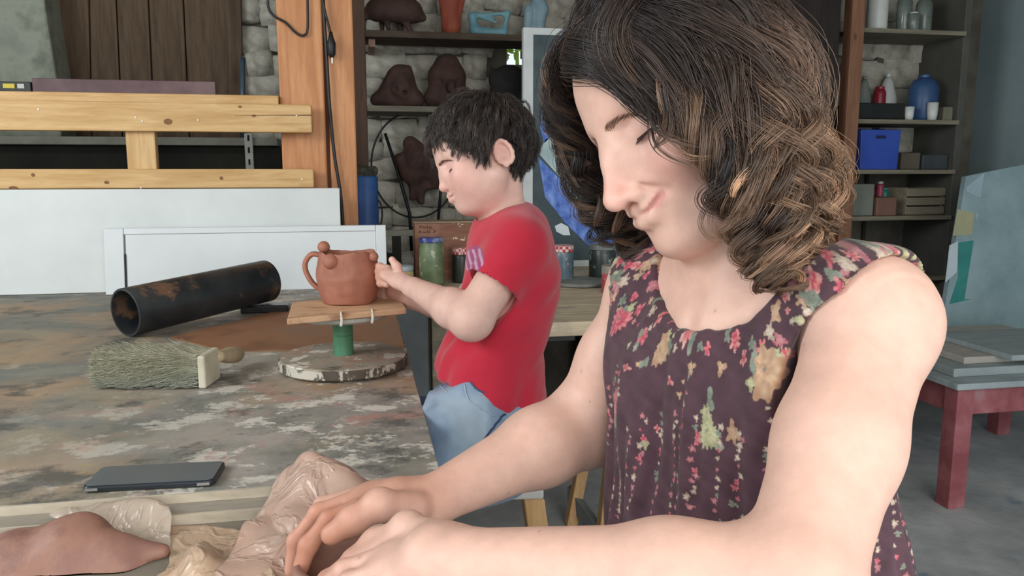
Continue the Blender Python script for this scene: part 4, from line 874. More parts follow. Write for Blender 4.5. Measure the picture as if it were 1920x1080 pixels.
for i, (dx, dy, w_, d_, h_, cc) in enumerate([(.02, .05, .7, .5, .03, 'a'), (.1, .1, .6, .5, .025, 'b'), (.22, .02, .55, .4, .02, 'a')]):
    zz = zt_ + .0225 + [0, .0305, .056][i]
    o = MB().box((kx + dx, SZ[1] + dy, zz), (kx + dx + w_, SZ[1] + dy + d_, zz + h_)).build('stacked_board', mat('pale_boards_' + cc, *(('8b9596', '9da6a6') if cc == 'a' else ('a49f96', 'b5b0a6')), 6, 0.7, 0.15, (1, 4, 1)), bevel=.003)
    tag(o, ['thick grey board lying directly on the low red table', 'pale board in the middle of the stack on the low red table', 'topmost grey board on the low red table'][i], 'board', 'boards stacked on the red table')

# ================================================================== stools between the boy and the woman
m_tan = wood('tan_stool_wood', (190, 146, 96), (212, 172, 122), 'z', 1, 0.55, knots=False)
sz = 0.56
stc = np.array([0.232, 1.53, 0]); bst = thing('wooden_stool', 'tan wooden stool with a pale seat under the boy', 'stool', stc)
Ms = Matrix.Translation((stc[0], stc[1], 0)) @ Matrix.Rotation(math.radians(-8), 4, 'Z')
MB().box((-.12, -.11, sz - .02), (.12, .11, sz), Ms).build('seat', mat('pale_seat', 'bdb9b0', 'd0ccc4', 9, 0.5), bst, bevel=.005)
for x in (-1, 1):
    for y in (-1, 1):
        a_ = np.array(Ms @ Vector((x * .10, y * .09, sz - .021))); b_ = np.array(Ms @ Vector((x * .17, y * .16, 0)))
        MB().bar(b_, a_, RGT * .02, np.array([0, .014, 0])).build('leg', m_tan, bst, bevel=.003)
MB().bar(np.array(Ms @ Vector((-.13, -.12, .42))), np.array(Ms @ Vector((.13, -.12, .42))), np.array([0, .008, 0]), np.array([0, 0, .045])).build('rung', wood('brown_rung', (116, 80, 56), (142, 100, 72), 'x'), bst, bevel=.003)
tr = thing('trestle_frame', 'folded wooden trestle with grey bars standing on the floor behind the woman\'s arm', 'trestle', atZ(1070, 985, 0))
f0 = atZ(1070, 985, 0)
MB().bar(f0, atY(1086, 880, f0[1] + .05) + np.array([0.03, 0, .12]), RGT * .018, np.array([0, .02, 0])).build('leg', m_tan, tr, bevel=.003)
m_gb = mat('grey_bar', '6f7272', '868a8a', 8, 0.6)
ga = atZ(1068, 925, 0.08); gb = atZ(1128, 1010, 0.03)
MB().bar(ga, gb, np.array([.012, .012, 0]), np.array([0, 0, .03])).build('base_bar', m_gb, tr, bevel=.003)
f2 = gb + np.array([0.0, 0, -.03]); MB().bar(np.array([f2[0], f2[1], 0]), np.array([f2[0] + .06, f2[1] + .02, .55]), RGT * .018, np.array([0, .02, 0])).build('leg', m_tan, tr, bevel=.003)
MB().bar(np.array([f2[0] + .06, f2[1] + .02, .55]), atY(1086, 880, f0[1] + .05) + np.array([0.03, 0, .12]), np.array([0, .015, 0]), np.array([0, 0, .02])).build('top_bar', m_gb, tr, bevel=.003)
# ================================================================== clay and plastic at the front of the table
LZ = TZ - 0.0267
def patch(rows, nu=70, nv=70, amp=.004, seed=3, freq=5.0, floor_z=LZ + .001):
    rows = [np.array([P(*p) for p in r]) for r in rows]; G_ = np.array([catmull(r, nu) for r in rows])
    G_ = np.array([catmull(G_[:, i], nv) for i in range(nu)])
    V = G_.reshape(-1, 3); F = np.array([(i * nv + j, (i + 1) * nv + j, (i + 1) * nv + j + 1, i * nv + j + 1) for i in range(nu - 1) for j in range(nv - 1)])
    n = normals(V, F); nz = vnoise(V * freq, seed, 4); rid = 1 - np.abs(vnoise(V * freq * .8, seed + 9, 2)) * 2 + .55 * (1 - np.abs(vnoise(V * freq * 2.3, seed + 19, 2)) * 2)
    V = V + n * (amp * (.45 * nz + 1.1 * rid))[:, None]; V[:, 2] = np.maximum(V[:, 2], floor_z + .0006 * (1 + vnoise(V * 30, 1))); return V, F
def plastic(name, c1, c2, alpha):
    m, nt, b = newmat(name); b.inputs['Roughness'].default_value = 0.26; b.inputs['Specular IOR Level'].default_value = 0.5
    f = noise(nt, coords(nt), 14, 6, 0.6, .4); nt.links.new(ramp(nt, f, [(0.3, c1), (0.7, c2)]), b.inputs['Base Color'])
    al = N(nt, 'ShaderNodeMapRange'); al.inputs[3].default_value = alpha - .12; al.inputs[4].default_value = min(1, alpha + .12); nt.links.new(f, al.inputs[0]); nt.links.new(al.outputs[0], b.inputs['Alpha'])
    bump(nt, b, ramp(nt, noise(nt, coords(nt), 16, 3, .5, 1.2), [(.44, 0.0), (.5, 1.0), (.56, 0.0)]), .45, .004); return m
m_pl1 = plastic('dusty_plastic', 'cba592', 'e0c4b2', .68); m_pl2 = plastic('clear_plastic', 'c8b4a0', 'd8c8b6', .5); m_pl3 = plastic('yellowed_plastic', 'cfac90', 'dec4a8', .7)
def sheet(name, rows, m_, label, **kw):
    V, F = patch(rows, **kw); o = link_mesh(name, np_mesh(name, V, F), m_, None, True)
    so = o.modifiers.new('thickness', 'SOLIDIFY'); so.thickness = .0006
    return tag(o, label, 'plastic sheet')
sheet('plastic_sheet', [[(505, 935, 1.10), (580, 925, 1.10), (650, 915, 1.10), (725, 915, 1.08)], [(512, 905, 1.05), (574, 846, 1.03), (650, 866, 1.02), (716, 908, 1.02)], [(475, 965, .97), (560, 945, .95), (640, 940, .95), (725, 950, .95)], [(440, 1035, .90), (540, 1030, .885), (640, 1030, .89), (725, 1020, .90)], [(400, 1110, .84), (520, 1120, .83), (650, 1120, .84), (740, 1100, .85)]], m_pl1, 'crumpled dusty pink plastic sheet with a tall peak beside the woman\'s hand', amp=.006, seed=4, freq=3.6)
sheet('plastic_sheet', [[(60, 985, 1.02), (150, 965, 1.03), (240, 955, 1.03), (310, 958, 1.02)], [(70, 975, 1.0), (150, 945, 1.0), (250, 938, 1.0), (318, 950, .99)], [(60, 1010, .97), (150, 1000, .96), (240, 1000, .96), (320, 1005, .96)], [(40, 1060, .93), (150, 1060, .93), (260, 1050, .93), (325, 1045, .93)]], m_pl2, 'pale see-through plastic sheet behind the clay lump', amp=.0045, seed=8, freq=3.6)
sheet('plastic_sheet', [[(320, 1010, 1.0), (380, 1000, 1.0), (430, 1000, .99), (480, 1000, .98)], [(310, 1062, .90), (370, 1024, .89), (430, 1040, .895), (480, 1020, .90)], [(290, 1080, .875), (360, 1050, .86), (430, 1062, .86), (500, 1050, .865)], [(270, 1120, .85), (360, 1105, .83), (440, 1112, .83), (540, 1110, .83)]], m_pl3, 'folded yellowish plastic sheet at the bottom edge of the picture', amp=.006, seed=15, freq=3.6)
m_mauve = mat('wet_mauve_clay', '7f5a50', '98705f', 16, 0.55, 0.25, c3='8d675c')
def flr(V): V = V.copy(); V[:, 2] = np.maximum(V[:, 2], LZ + .0005); return V
o = lump('clay_lump', m_mauve, None, [('c', P(-30, 1045, .93), P(40, 1030, .93), .018, .022, .02), ('c', P(60, 1050, .93), P(140, 1022, .93), .026, .032, .03), ('c', P(140, 1022, .93), P(215, 1046, .92), .032, .022, .03), ('c', P(215, 1045, .92), P(306, 1036, .92), .02, .008, .02), ('c', P(0, 1085, .90), P(230, 1085, .90), .03, .02, .03)], .004, 2, .004, 35, post=flr)
tag(o, 'reddish mauve clay lump with a pointed tail at the lower left', 'clay')
# clay vessel held in the hands
vc = P(655, 1050, .79); vz = LZ + .001
o = MB().lathe([(.02, 0), (.05, .003), (.058, .03), (.056, vc[2] - vz), (.049, vc[2] - vz + .004), (.046, vc[2] - vz - .006), (.046, .03), (.03, .016), (.001, .014)], (vc[0], vc[1], vz), 40, close=False).build('clay_bowl', m_mauve, smooth=True)
tag(o, 'unfinished clay bowl held between the woman\'s hands', 'clay bowl')

# ================================================================== people
def hframe(Fd, Ud):
    Fv = unit(Fd); Uv = unit(Ud - Fv * np.dot(Ud, Fv)); return Fv, np.cross(Uv, Fv), Uv
def head_sdf(F, O, ax, s, child=False, smile=0.0, ears=True):
    Fv, Lv, Uv = ax; uc = .80 if child else 1.0; H = lambda f, l, u: O + s * (Fv * f + Lv * l + Uv * (u if u > 0 else u * uc)); A = [Fv, Lv, Uv]
    E = lambda f, l, u, r, k=.01, m='add': F.ell(H(f, l, u), np.array(r) * s, A, k * s, m)
    C = lambda a, b, ra, rb, k=.01, m='add', fl=None: F.cap(H(*a), H(*b), ra * s, rb * s, k * s, m, fl)
    E(-.014, 0, .040, (.098, .077, .088), .0)
    E(.030, 0, .048, (.058, .062, .062), .03)                       # forehead
    E(.022, 0, -.040, (.066, .060, .080), .03)                      # face mass
    for sg in (1, -1):
        C((.0, sg * .050, -.060), (.055, sg * .018, -.100), .020, .016, .03)     # jaw line
        E(.058, sg * .040, -.026, (.028, .026, .026), .02)          # cheek
        C((.080, sg * .012, .024), (.062, sg * .048, .026), .010, .010, .02)     # brow
    E(.072, 0, -.098, (.021, .024, .017), .02)                      # chin
    E(.074, 0, -.062, (.020, .030, .024), .02)                      # mouth mound
    for sg in (1, -1):
        E(.096, sg * .033, .006, (.018, .019, .013), .016, 'sub')   # socket
        E(.0665, sg * .032, .005, (.0155, .0160, .0140), .004)        # closed lid over the eye
    nl = .0 if not child else -.012
    nu = -.008 if not child else .002
    C((.082, 0, .020), (.098 + nl * .5, 0, -.010), .0075, .0085, .014)
    C((.098 + nl * .5, 0, -.010), (.113 + nl, 0, -.030 + nu), .0085, .0095, .010)
    for sg in (1, -1): C((.086, sg * .010, -.002), (.088 + nl * .5, sg * .0135, -.034 + nu * .5), .010, .0095, .016); C((.082, sg * .017, -.006), (.080, sg * .022, -.036), .009, .009, .016)
    if child:
        for sg in (1, -1): E(.048, sg * .034, -.052, (.032, .028, .030), .03)
    E(.112 + nl, 0, -.034 + nu, (.0115, .0108, .0095), .006)
    for sg in (1, -1):
        E(.097 + nl * .8, sg * .0135, -.0385 + nu * .7, (.0115, .0075, .0080), .005)
        E(.104 + nl, sg * .0075, -.0465 + nu * .75, (.0070, .0038, .0046), .002, 'sub')
    up = .005 * smile
    for sg in (1, -1):
        C((.0985, 0, -.0585), (.0945, sg * .013, -.0585), .0052, .0048, .006)
        C((.0945, sg * .013, -.0585), (.0845, sg * .027, -.0610 + up), .0048, .0028, .006)
        C((.0965, 0, -.0700), (.0930, sg * .012, -.0690), .0062, .0056, .006)
        C((.0930, sg * .012, -.0690), (.0845, sg * .026, -.0630 + up), .0056, .0026, .006)
        C((.1035, 0, -.0640), (.0990, sg * .013, -.0640), .0016, .0016, .0020, 'sub')
        C((.0990, sg * .013, -.0640), (.0845, sg * .031, -.0605 + up), .0018, .0022, .0022, 'sub')
        if smile:
            C((.0935, sg * .021, -.040), (.0830, sg * .037, -.056), .0014, .0020, .007, 'sub')
            C((.0830, sg * .037, -.056), (.071, sg * .042, -.074), .0020, .0010, .007, 'sub')
    if ears:
        for sg in (1, -1):
            ec = (-.012, sg * .074, -.002) if not child else (-.026, sg * .072, -.022); es = 1.0 if not child else 1.18
            for i in range(10):
                a0, a1 = [math.radians(-125 + 28 * (i + j)) for j in (0, 1)]
                q = lambda a: (ec[0] - .0165 * es * math.cos(a - 1.57) * 1.0 + .003 * math.sin(a), ec[1] + sg * (.010 + .006 * -math.cos(a - 1.57) * -1), ec[2] + .0 - .027 * es * math.sin(a - 1.57))
                C(q(a0), q(a1), .0042, .0042, .004)
            E(ec[0] - .004, ec[1] + sg * .004, ec[2], (.015, .007, .024), .006)
            E(ec[0] + .002, ec[1] + sg * .012, ec[2] - .002, (.008, .006, .012), .004, 'sub')
            E(ec[0] + .004, ec[1] + sg * .008, ec[2] - .027, (.007, .005, .009), .006)
    return H
def lip_mask(V, H, s, smile):
    up = .005 * smile; d = np.full(len(V), 1.0)
    for sg in (1, -1):
        for ch in ([(.0985, 0, -.0600), (.0945, sg * .013, -.0600), (.0850, sg * .027, -.0610 + up)], [(.0965, 0, -.0700), (.0930, sg * .012, -.0690), (.0850, sg * .026, -.0630 + up)]):
            for a, b in zip(ch[:-1], ch[1:]):
                a, b = H(*a), H(*b); t = np.clip(((V - a) @ (b - a)) / np.dot(b - a, b - a), 0, 1); d = np.minimum(d, np.linalg.norm(V - a - t[:, None] * (b - a), axis=1))
    return np.clip((.0060 * s - d) / (.0020 * s), 0, 1)
def gauss(V, c, r): return np.exp(-((V - c) ** 2).sum(1) / r ** 2)
def finger(F, pts, r0, r1, k=.004):
    pts = [np.asarray(p) for p in pts]; n = len(pts); rs = [r0 + (r1 - r0) * i / (n - 1) for i in range(n)]
    F.chain(pts, rs, k)
    for i in range(1, n - 1): F.ell(pts[i], rs[i] * 1.06, None, k)
m_skin = vcmat('skin', 0.5, 0.12, 0.35, (260, .10, 60))
m_skinc = vcmat('child_skin', 0.5, 0.12, 0.35, (260, .06, 60))
m_hair = vcmat('hair', 0.42, 0, 0.5)
def snap(pts, V, off):
    c = pts.mean(0); sel = V[((V - c) ** 2).sum(1) < .05 ** 2]; out = np.empty_like(pts)
    for i in range(0, len(pts), 100):
        d = ((pts[i:i + 100, None] - sel[None]) ** 2).sum(2); out[i:i + 100] = sel[d.argmin(1)]
    return out + off
def brow_strands(H, s, sg, col, Vb, n=170, arch=.006, thin=1.0):
    t = rng.uniform(0, 1, n); r = rng.uniform(-1, 1, n) * (.0028 * (1 - .6 * t)) * thin; o0 = H(0, 0, 0); Fx, Lx_, Ux = (H(1, 0, 0) - o0, H(0, 1, 0) - o0, H(0, 0, 1) - o0)
    l = sg * (.010 + .040 * t); f = .0925 - .024 * t ** 1.6; u = .0200 + arch * np.sin(t * 2.2) + r - .012 * t
    base = snap(o0 + np.outer(f, Fx) + np.outer(l, Lx_) + np.outer(u, Ux), Vb, 0.0); Nn = 4; nrm_ = unit(Fx + sg * .5 * Lx_)
    q = np.linspace(0, 1, Nn)[None, :, None]; d = (sg * Lx_[None] * (.0065 * s) / s + np.outer(.003 * (1 - t), Ux)) - Fx[None] * .0022
    Ps = base[:, None] + d[:, None] * q + nrm_ * (.0004 + .0012 * q)
    return strands(Ps, np.full((n, Nn), .00030) * np.array([1, 1, .8, .3]), np.broadcast_to(np.array(lin(col)), (n, Nn, 3)))
def lash_strands(H, s, sg, col, n=60):
    t = np.linspace(-1, 1, n); l = sg * (.032 + .0150 * t); f = .0665 + .0160 * np.sqrt(np.clip(1 - (t * .85) ** 2, 0, 1)); u = -.0005 - .002 * (1 - t ** 2); Nn = 4; Ps = np.zeros((n, Nn, 3))
    o0 = H(0, 0, 0)
    for i in range(Nn):
        q = i / 3; Ps[:, i] = o0 + np.outer(f + .004 * q, H(1, 0, 0) - o0) + np.outer(l + sg * .003 * q * t, H(0, 1, 0) - o0) + np.outer(u - .004 * q, H(0, 0, 1) - o0)
    V1, F1, C1 = strands(Ps, np.full((n, Nn), .00035) * np.array([1.2, 1, .7, .2]) * s, np.broadcast_to(np.array(lin(col)), (n, Nn, 3)))
    ln = (o0 + np.outer(f + .0005, H(1, 0, 0) - o0) + np.outer(l, H(0, 1, 0) - o0) + np.outer(u, H(0, 0, 1) - o0))[None]
    V2, F2, C2 = strands(ln, np.full((1, n), .0007 * s), np.broadcast_to(np.array(lin(col)), (1, n, 3)))
    return np.vstack([V1, V2]), np.vstack([F1, F2 + len(V1)]), np.vstack([C1, C2])

# ------------------------------------------------------------------ the boy
bs = 0.87; bO = P(905, 299, 1.47); bax = hframe(cv(-.917 * .978, -.40 * .978, .208), cv(-.40, .917, 0.0))
boy = thing('person', 'dark-haired child in a red t-shirt and jeans reaching for the clay mug', 'person', (stc[0], stc[1], sz))
bh = np.stack([P(680, 150, 1.35), P(1080, 960, 1.8), P(1060, 150, 1.8), P(680, 800, 1.35), P(640, 500, 1.8)]); 
F = Field(np.array([-.10, 1.25, .66]), np.array([.45, 1.80, 1.36]), .0022)
Hb = head_sdf(F, bO, bax, bs, True, 0.0)
nb = P(948, 425, 1.51)
F.cap(Hb(-.034, 0, -.040), nb, .034, .038, .015)
F.cap(nb, P(950, 560, 1.53), .045, .07, .03, flat=(FWD, 1.5)); F.cap(P(950, 560, 1.53), P(915, 770, 1.53), .07, .08, .03, flat=(FWD, 1.4))
Ls, Le, Lw = P(972, 462, 1.42), P(884, 598, 1.385), P(776, 540, 1.55)
F.cap(nb, Ls, .035, .036, .03); F.cap(Ls, Le, .040, .035, .02); F.ell(Le, .034, None, .012)
F.cap(Le, P(848, 578, 1.43), .035, .034, .02); F.cap(P(848, 578, 1.43), Lw, .034, .0205, .02)
Rs_, Re, Rw = P(955, 462, 1.64), P(862, 590, 1.72), P(772, 560, 1.72)
F.cap(nb, Rs_, .035, .036, .03); F.cap(Rs_, Re, .040, .034, .02); F.cap(Re, Rw, .034, .021, .02)
# near hand, palm against the mug's far side
pc_ = P(742, 520, 1.60); pup = cv(-.5, .8, .2)
F.cap(Lw, P(752, 526, 1.59), .021, .021, .012, flat=(cv(.4, .5, .8), .8)); F.cap(P(752, 528, 1.59), P(730, 514, 1.625), .021, .022, .012, flat=(cv(.4, .5, .8), .62))
for j, (a, b_, c_) in enumerate([((728, 504, 1.63), (712, 500, 1.655), (704, 496, 1.69)), ((724, 512, 1.632), (710, 509, 1.66), (704, 506, 1.70)), ((723, 522, 1.63), (711, 520, 1.66), (706, 518, 1.70)), ((726, 532, 1.622), (714, 531, 1.65), (709, 530, 1.68))]):
    finger(F, [P(*a), P(*b_), P(*c_)], .0085, .0068, .004)
finger(F, [P(750, 516, 1.60), P(744, 500, 1.60), P(735, 487, 1.60)], .0095, .0072, .005)
# far hand beyond the mug
F.cap(Rw, P(742, 545, 1.74), .021, .022, .012)
for dy in (-9, 0, 9, 17): finger(F, [P(742, 545 + dy, 1.74), P(722, 540 + dy, 1.755), P(706, 536 + dy, 1.765)], .0085, .007, .004)
finger(F, [P(748, 536, 1.73), P(736, 520, 1.73), P(726, 508, 1.74)], .009, .0072, .005)
V, Q = F.mesh(2); Vboy = V
sk = np.array(lin((226, 184, 168))); C = np.tile(sk, (len(V), 1))
def blend(C, m_, c): return C * (1 - m_[:, None]) + np.array(lin(c)) * m_[:, None]
C = blend(C, .75 * lip_mask(V, Hb, bs, 0), (188, 104, 104)); C = blend(C, .45 * gauss(V, Hb(.07, .045, -.035), .035), (222, 150, 140)); C = blend(C, .4 * gauss(V, Hb(.10, 0, -.032), .014), (222, 150, 140)); C = blend(C, .5 * gauss(V, Hb(-.012, .08, 0), .026), (214, 142, 130))
for p in (P(715, 515, 1.66), P(742, 540, 1.74)): C = blend(C, .55 * gauss(V, p, .06), (200, 138, 108))
link_mesh('body', np_mesh('body', V, Q, C), m_skinc, boy, True)
vs_, fs_, cs_ = brow_strands(Hb, bs, 1, (104, 76, 64), Vboy, 150, thin=1.0); link_mesh('eyebrow', np_mesh('eyebrow', vs_, fs_, cs_), m_hair, boy, True)
for sg in (1, -1): vs_, fs_, cs_ = lash_strands(Hb, bs, sg, (50, 34, 30)); link_mesh('eyelashes', np_mesh('eyelashes', vs_, fs_, cs_), m_hair, boy, True)
# t-shirt
F = Field(np.array([.10, 1.22, .62]), np.array([.48, 1.80, 1.12]), .0028)
F.cap(P(950, 470, 1.53), P(948, 580, 1.53), .078, .086, .03, flat=(FWD, 1.45)); F.cap(P(948, 580, 1.53), P(918, 715, 1.53), .086, .097, .03, flat=(FWD, 1.3))
F.cap(P(948, 430, 1.50), Ls, .05, .048, .03); F.cap(P(948, 430, 1.52), Rs_, .05, .048, .03)
F.cap(P(985, 430, 1.52), P(1005, 520, 1.52), .035, .045, .05, flat=(FWD, 2.0))
sd = unit(Le - Ls); F.cap(Ls, Ls + sd * .075, .050, .053, .02); sd2 = unit(Re - Rs_); F.cap(Rs_, Rs_ + sd2 * .075, .050, .053, .02)
F.cap(P(916, 690, 1.53), P(920, 745, 1.53), .10, .103, .02, flat=(FWD, 1.3))
F.cap(Ls + sd * .080, Le + sd * .05, .048, .05, .006, 'sub'); F.cap(Rs_ + sd2 * .080, Re + sd2 * .05, .048, .05, .0, 'sub')
hem = P(905, 737, 1.53); F.cut(hem, cv(-.42, -.90, 0)) 
F.cap(P(940, 400, 1.50), P(925, 350, 1.50), .049, .056, .004, 'sub')
V, Q = F.mesh(5); nn = normals(V, Q); fx_ = (V - hem) @ RGT; fz = (V - hem) @ UPV; fd = (V - hem) @ FWD
lowm = np.clip(1 - fz / .30, .15, 1)
V = V + nn * (lowm * (.0050 * np.sin(60 * (fx_ * .8 - fz * .55) + 6 * vnoise(V * 2, 2)) + .0025 * vnoise(V * 8, 6)))[:, None]
C = np.tile(np.array(lin((192, 40, 60))), (len(V), 1))
pp = P(889, 487, 1.44); du = (V - pp) @ RGT; dv = (V - pp) @ UPV; front = (nn @ (-RGT - FWD * .6)) > 0.1
pr_ = front & (np.abs(du) < .022) & (np.abs(dv) < .026) & ((du / .021) ** 2 + (dv / .026) ** 2 < 1)
let = pr_ & ((np.sin(du * 520 + dv * 160) > .25) & (np.abs(dv) < .02)); C[pr_] = np.array(lin((158, 62, 104))); C[let] = np.array(lin((196, 150, 178)))
link_mesh('t_shirt', np_mesh('t_shirt', V, Q, C), vcmat('red_cotton', .85, 0, .2, (420, .15, 14), .3), boy, True)
# jeans
F = Field(np.array([-.28, .95, .0]), np.array([.50, 1.85, .86]), .0042)
hipc = P(918, 770, 1.53); kn1, kn2 = np.array([-.10, 1.30, .617]), np.array([-.10, 1.58, .617])
F.cap(P(900, 700, 1.53), hipc, .093, .10, .03, flat=(FWD, 1.28)); F.cap(hipc, np.array([hipc[0], hipc[1], .655]), .10, .096, .03, flat=(FWD, 1.3))
lh, rh_ = np.array([hipc[0] - .01, hipc[1] - .085, .645]), np.array([hipc[0] - .01, hipc[1] + .075, .645])
F.cap(lh, kn1, .086, .062, .03); F.cap(rh_, kn2, .084, .062, .03)
F.cap(P(880, 760, 1.46), P(830, 820, 1.40), .07, .06, .04)
F.cap(kn1, np.array([-.06, 1.30, .12]), .060, .050, .03); F.cap(kn2, np.array([-.06, 1.58, .12]), .060, .050, .03)
F.cut((0, 0, .50 + .001), (0, 0, -1)) if False else None
wst = P(905, 690, 1.53); F.cut(wst, cv(-.42 * -1 * -1, .93, 0) if False else cv(-.38, .92, 0))
V, Q = F.mesh(2); V[:, 2] = np.where((V[:, 2] < sz + .002) & (np.abs(V[:, 0] - stc[0]) < .19) & (np.abs(V[:, 1] - stc[1]) < .2), sz + .002, V[:, 2])
nn = normals(V, Q); V = V + nn * (.003 * vnoise(V * 7, 12))[:, None]
C = np.tile(np.array(lin((92, 120, 156))), (len(V), 1)); C = blend(C, np.clip(1.3 * gauss(V, P(850, 800, 1.42), .09) + .35 * vnoise(V * 2.2, 31), 0, 1) * .9, (172, 188, 200)); C = blend(C, np.clip(vnoise(V * 9, 41), 0, 1) * .45, (66, 92, 128))
jn = link_mesh('jeans', np_mesh('jeans', V, Q, C), vcmat('denim', .85, 0, .2, (500, .25, 40), .2), boy, True)
Rm_ = V - CAM; dep_ = Rm_ @ FWD; pxx = 960 + FPX * (Rm_ @ RGT) / dep_; pyy = 540 - FPX * (Rm_ @ UPV) / dep_
def on_cloth(line, n=26):                          # where a seam lies on the cloth
    out = []
    for x, y in catmull([(a_, b_, 0) for a_, b_ in line], n)[:, :2]:
        m_ = np.where((np.abs(pxx - x) < 5) & (np.abs(pyy - y) < 5))[0]
        if len(m_): out.append(V[m_[dep_[m_].argmin()]])
    out = np.array(out); out[1:-1] = (out[:-2] + out[1:-1] + out[2:]) / 3; return out - FWD * .0012
for ln_, col_, rr_ in (([(950, 772), (922, 806), (888, 852)], '2c3c55', .0018), ([(868, 716), (872, 736), (900, 760), (930, 776)], 'a9b4bd', .0011), ([(826, 700), (822, 716), (834, 730)], 'a9b4bd', .0010), ([(880, 712), (900, 728), (935, 742), (968, 752)], '3f5878', .0014)):
    q_ = on_cloth(ln_)
    if len(q_) > 4: MB().tube(q_, rr_, 6).build('seam', mat('seam_' + col_, col_, rough=.9), jn, smooth=True)
sm = MB(); 
jp = lambda px, py, d: P(px, py, d)
for sg, yy in ((1, 1.30), (-1, 1.58)):
    lump('shoe', mat('dark_shoe', '2c2c30', '3a3a40', 9, .6), boy, [('c', np.array([-.02, yy, .045]), np.array([-.15, yy, .035]), .042, .034, .02), ('c', np.array([-.05, yy, .08]), np.array([-.05, yy, .12]), .042, .045, .02)], .005, 2, post=lambda V: np.stack([V[:, 0], V[:, 1], np.maximum(V[:, 2], .001)], 1))
# boy's hair
def ellpush(p, c, A, r):
    q = (p - c) @ np.array(A).T; e = np.linalg.norm(q / r, axis=-1, keepdims=True); f = np.where(e < 1, 1 / np.maximum(e, .05), 1.0); return c + (q * f) @ np.array(A)
A = list(bax); cc0 = Hb(-.014, 0, .040); cr0 = np.array((.099, .078, .089)) * bs
nl = 1500; d0 = rng.normal(size=(nl * 4, 3)); d0 /= np.linalg.norm(d0, axis=1, keepdims=True)
loc = d0 * np.array((.098, .077, .088)) + np.array((-.014, 0, .040)); f_, l_, u_ = loc.T
ok = (f_ < .050 + (u_ - .075) * .9) & (u_ > -.048 - .0 * f_) & ~((f_ > -.045) & (u_ < .012)) & ~((u_ < -.02) & (f_ > -.05)); loc = loc[ok][:nl]; nl = len(loc)
root = cc0 + ((loc - np.array((-.014, 0, .040))) * bs) @ np.array(A); nrm = unit(np.array([1, 1, 1])) * 0 + ((loc - np.array((-.014, 0, .04))) / np.array((.098, .077, .088)) ** 2) @ np.array(A); nrm /= np.linalg.norm(nrm, axis=1, keepdims=True)
whorl = Hb(-.075, .01, .115); Nn = 12; sp = 11
away = root - whorl; away -= nrm * (away * nrm).sum(1, keepdims=True); away /= np.linalg.norm(away, axis=1, keepdims=True) + 1e-6
dr = nrm * .62 + away * .8 + rng.normal(0, .30, (nl, 3)); dr /= np.linalg.norm(dr, axis=1, keepdims=True)
ln = (.052 + .022 * rng.uniform(0, 1, nl)) * np.where(loc[:, 2] < .02, .55, 1.0) * np.where(loc[:, 0] > .0, .72, 1); p = root.copy(); path = [p.copy()]
for i in range(Nn - 1):
    dr = dr + (away * .10 + np.array([0, 0, -1.0]) * .20 - nrm * .06); dr /= np.linalg.norm(dr, axis=1, keepdims=True); p = p + dr * (ln / (Nn - 1))[:, None]
    hgt = 1.03 + (.06 + .09 * rng.uniform(0, 1, (nl, 1))) * min(1, (i + 1) / 4); p = ellpush(p, cc0, A, cr0 * hgt); path.append(p.copy())
path = np.stack(path, 1); t = np.linspace(0, 1, Nn)
ec_ = Hb(-.027, .086, -.022); okl = np.linalg.norm(path - ec_, axis=2).min(1) > .027; path = path[okl]; nl = len(path)
wv = rng.normal(0, 1, (nl, 1, 3)) * (.0065 * np.sin(t * 4.5 + rng.uniform(0, 6, (nl, 1))))[..., None] * t[None, :, None]; path = path + wv
off = rng.normal(0, 1, (nl, sp, 1, 3)) * .0030 * (1 - .55 * t)[None, None, :, None]; Pst = (path[:, None] + off + rng.normal(0, .0006, (nl, sp, Nn, 3)) * 0).reshape(-1, Nn, 3)
cA, cB = np.array(lin((42, 36, 34))), np.array(lin((80, 67, 60))); mx = np.repeat(rng.uniform(0, 1, nl) ** 1.5, sp)[:, None, None]
cc = np.broadcast_to(cA * (1 - mx) + cB * mx, (nl * sp, Nn, 3)); V1, F1, C1 = strands(Pst, np.full((nl * sp, Nn), .00062) * np.linspace(1, .35, Nn), cc)
Fc = Field(cc0 - .13, cc0 + .13, .003); Fc.ell(cc0, cr0 * 1.05, A, 0); Fc.cut(Hb(.060, 0, .075), bax[0] * .85 - bax[2] * .55); Fc.cut(Hb(-.0, 0, .012), bax[0] * .55 - bax[2] * .85); V2, F2 = Fc.mesh(2)
hr = link_mesh('hair', np_mesh('hair', V1, F1, C1), m_hair, boy, True)
link_mesh('hair_underlayer', np_mesh('hair_underlayer', V2, F2, np.tile(cA, (len(V2), 1))), vcmat('hair_dull', .95, 0, .05, (90, .6, 60)), hr, True)
# ------------------------------------------------------------------ the woman
wO = P(1290, 218, .76); ph_ = math.radians(20)
wax = hframe(cv(-.886 * math.cos(ph_), -.464 * math.cos(ph_), math.sin(ph_)), cv(-.464, .886, 0.0))
Lsh, Rsh = P(1634, 612, .64), P(1232, 552, .89); Cm = (Lsh + Rsh) / 2
S_ = unit(Rsh - Lsh); upw = unit(np.array([0, 0, 1.0]) + S_ * 0); upw = unit(upw - S_ * np.dot(upw, S_)); Nf = np.cross(upw, S_); TA = [S_, Nf, upw]
T = lambda s, n, u: Cm + S_ * s + Nf * n + upw * u
WX, WYy = Cm[0], Cm[1]
wom = thing('person', 'curly brown-haired woman in a dark floral sleeveless dress shaping clay', 'person', (Cm[0] + .02, Cm[1], 0.48))
Lel, Lwr = P(1492, 1100, .52), P(868, 1052, .615); Rel, Rwr = P(1098, 795, .94), P(806, 940, .82)
allp = np.array([Lsh, Rsh, Lel, Lwr, Rel, Rwr, P(520, 1120, .66), P(540, 1080, .84), wO])
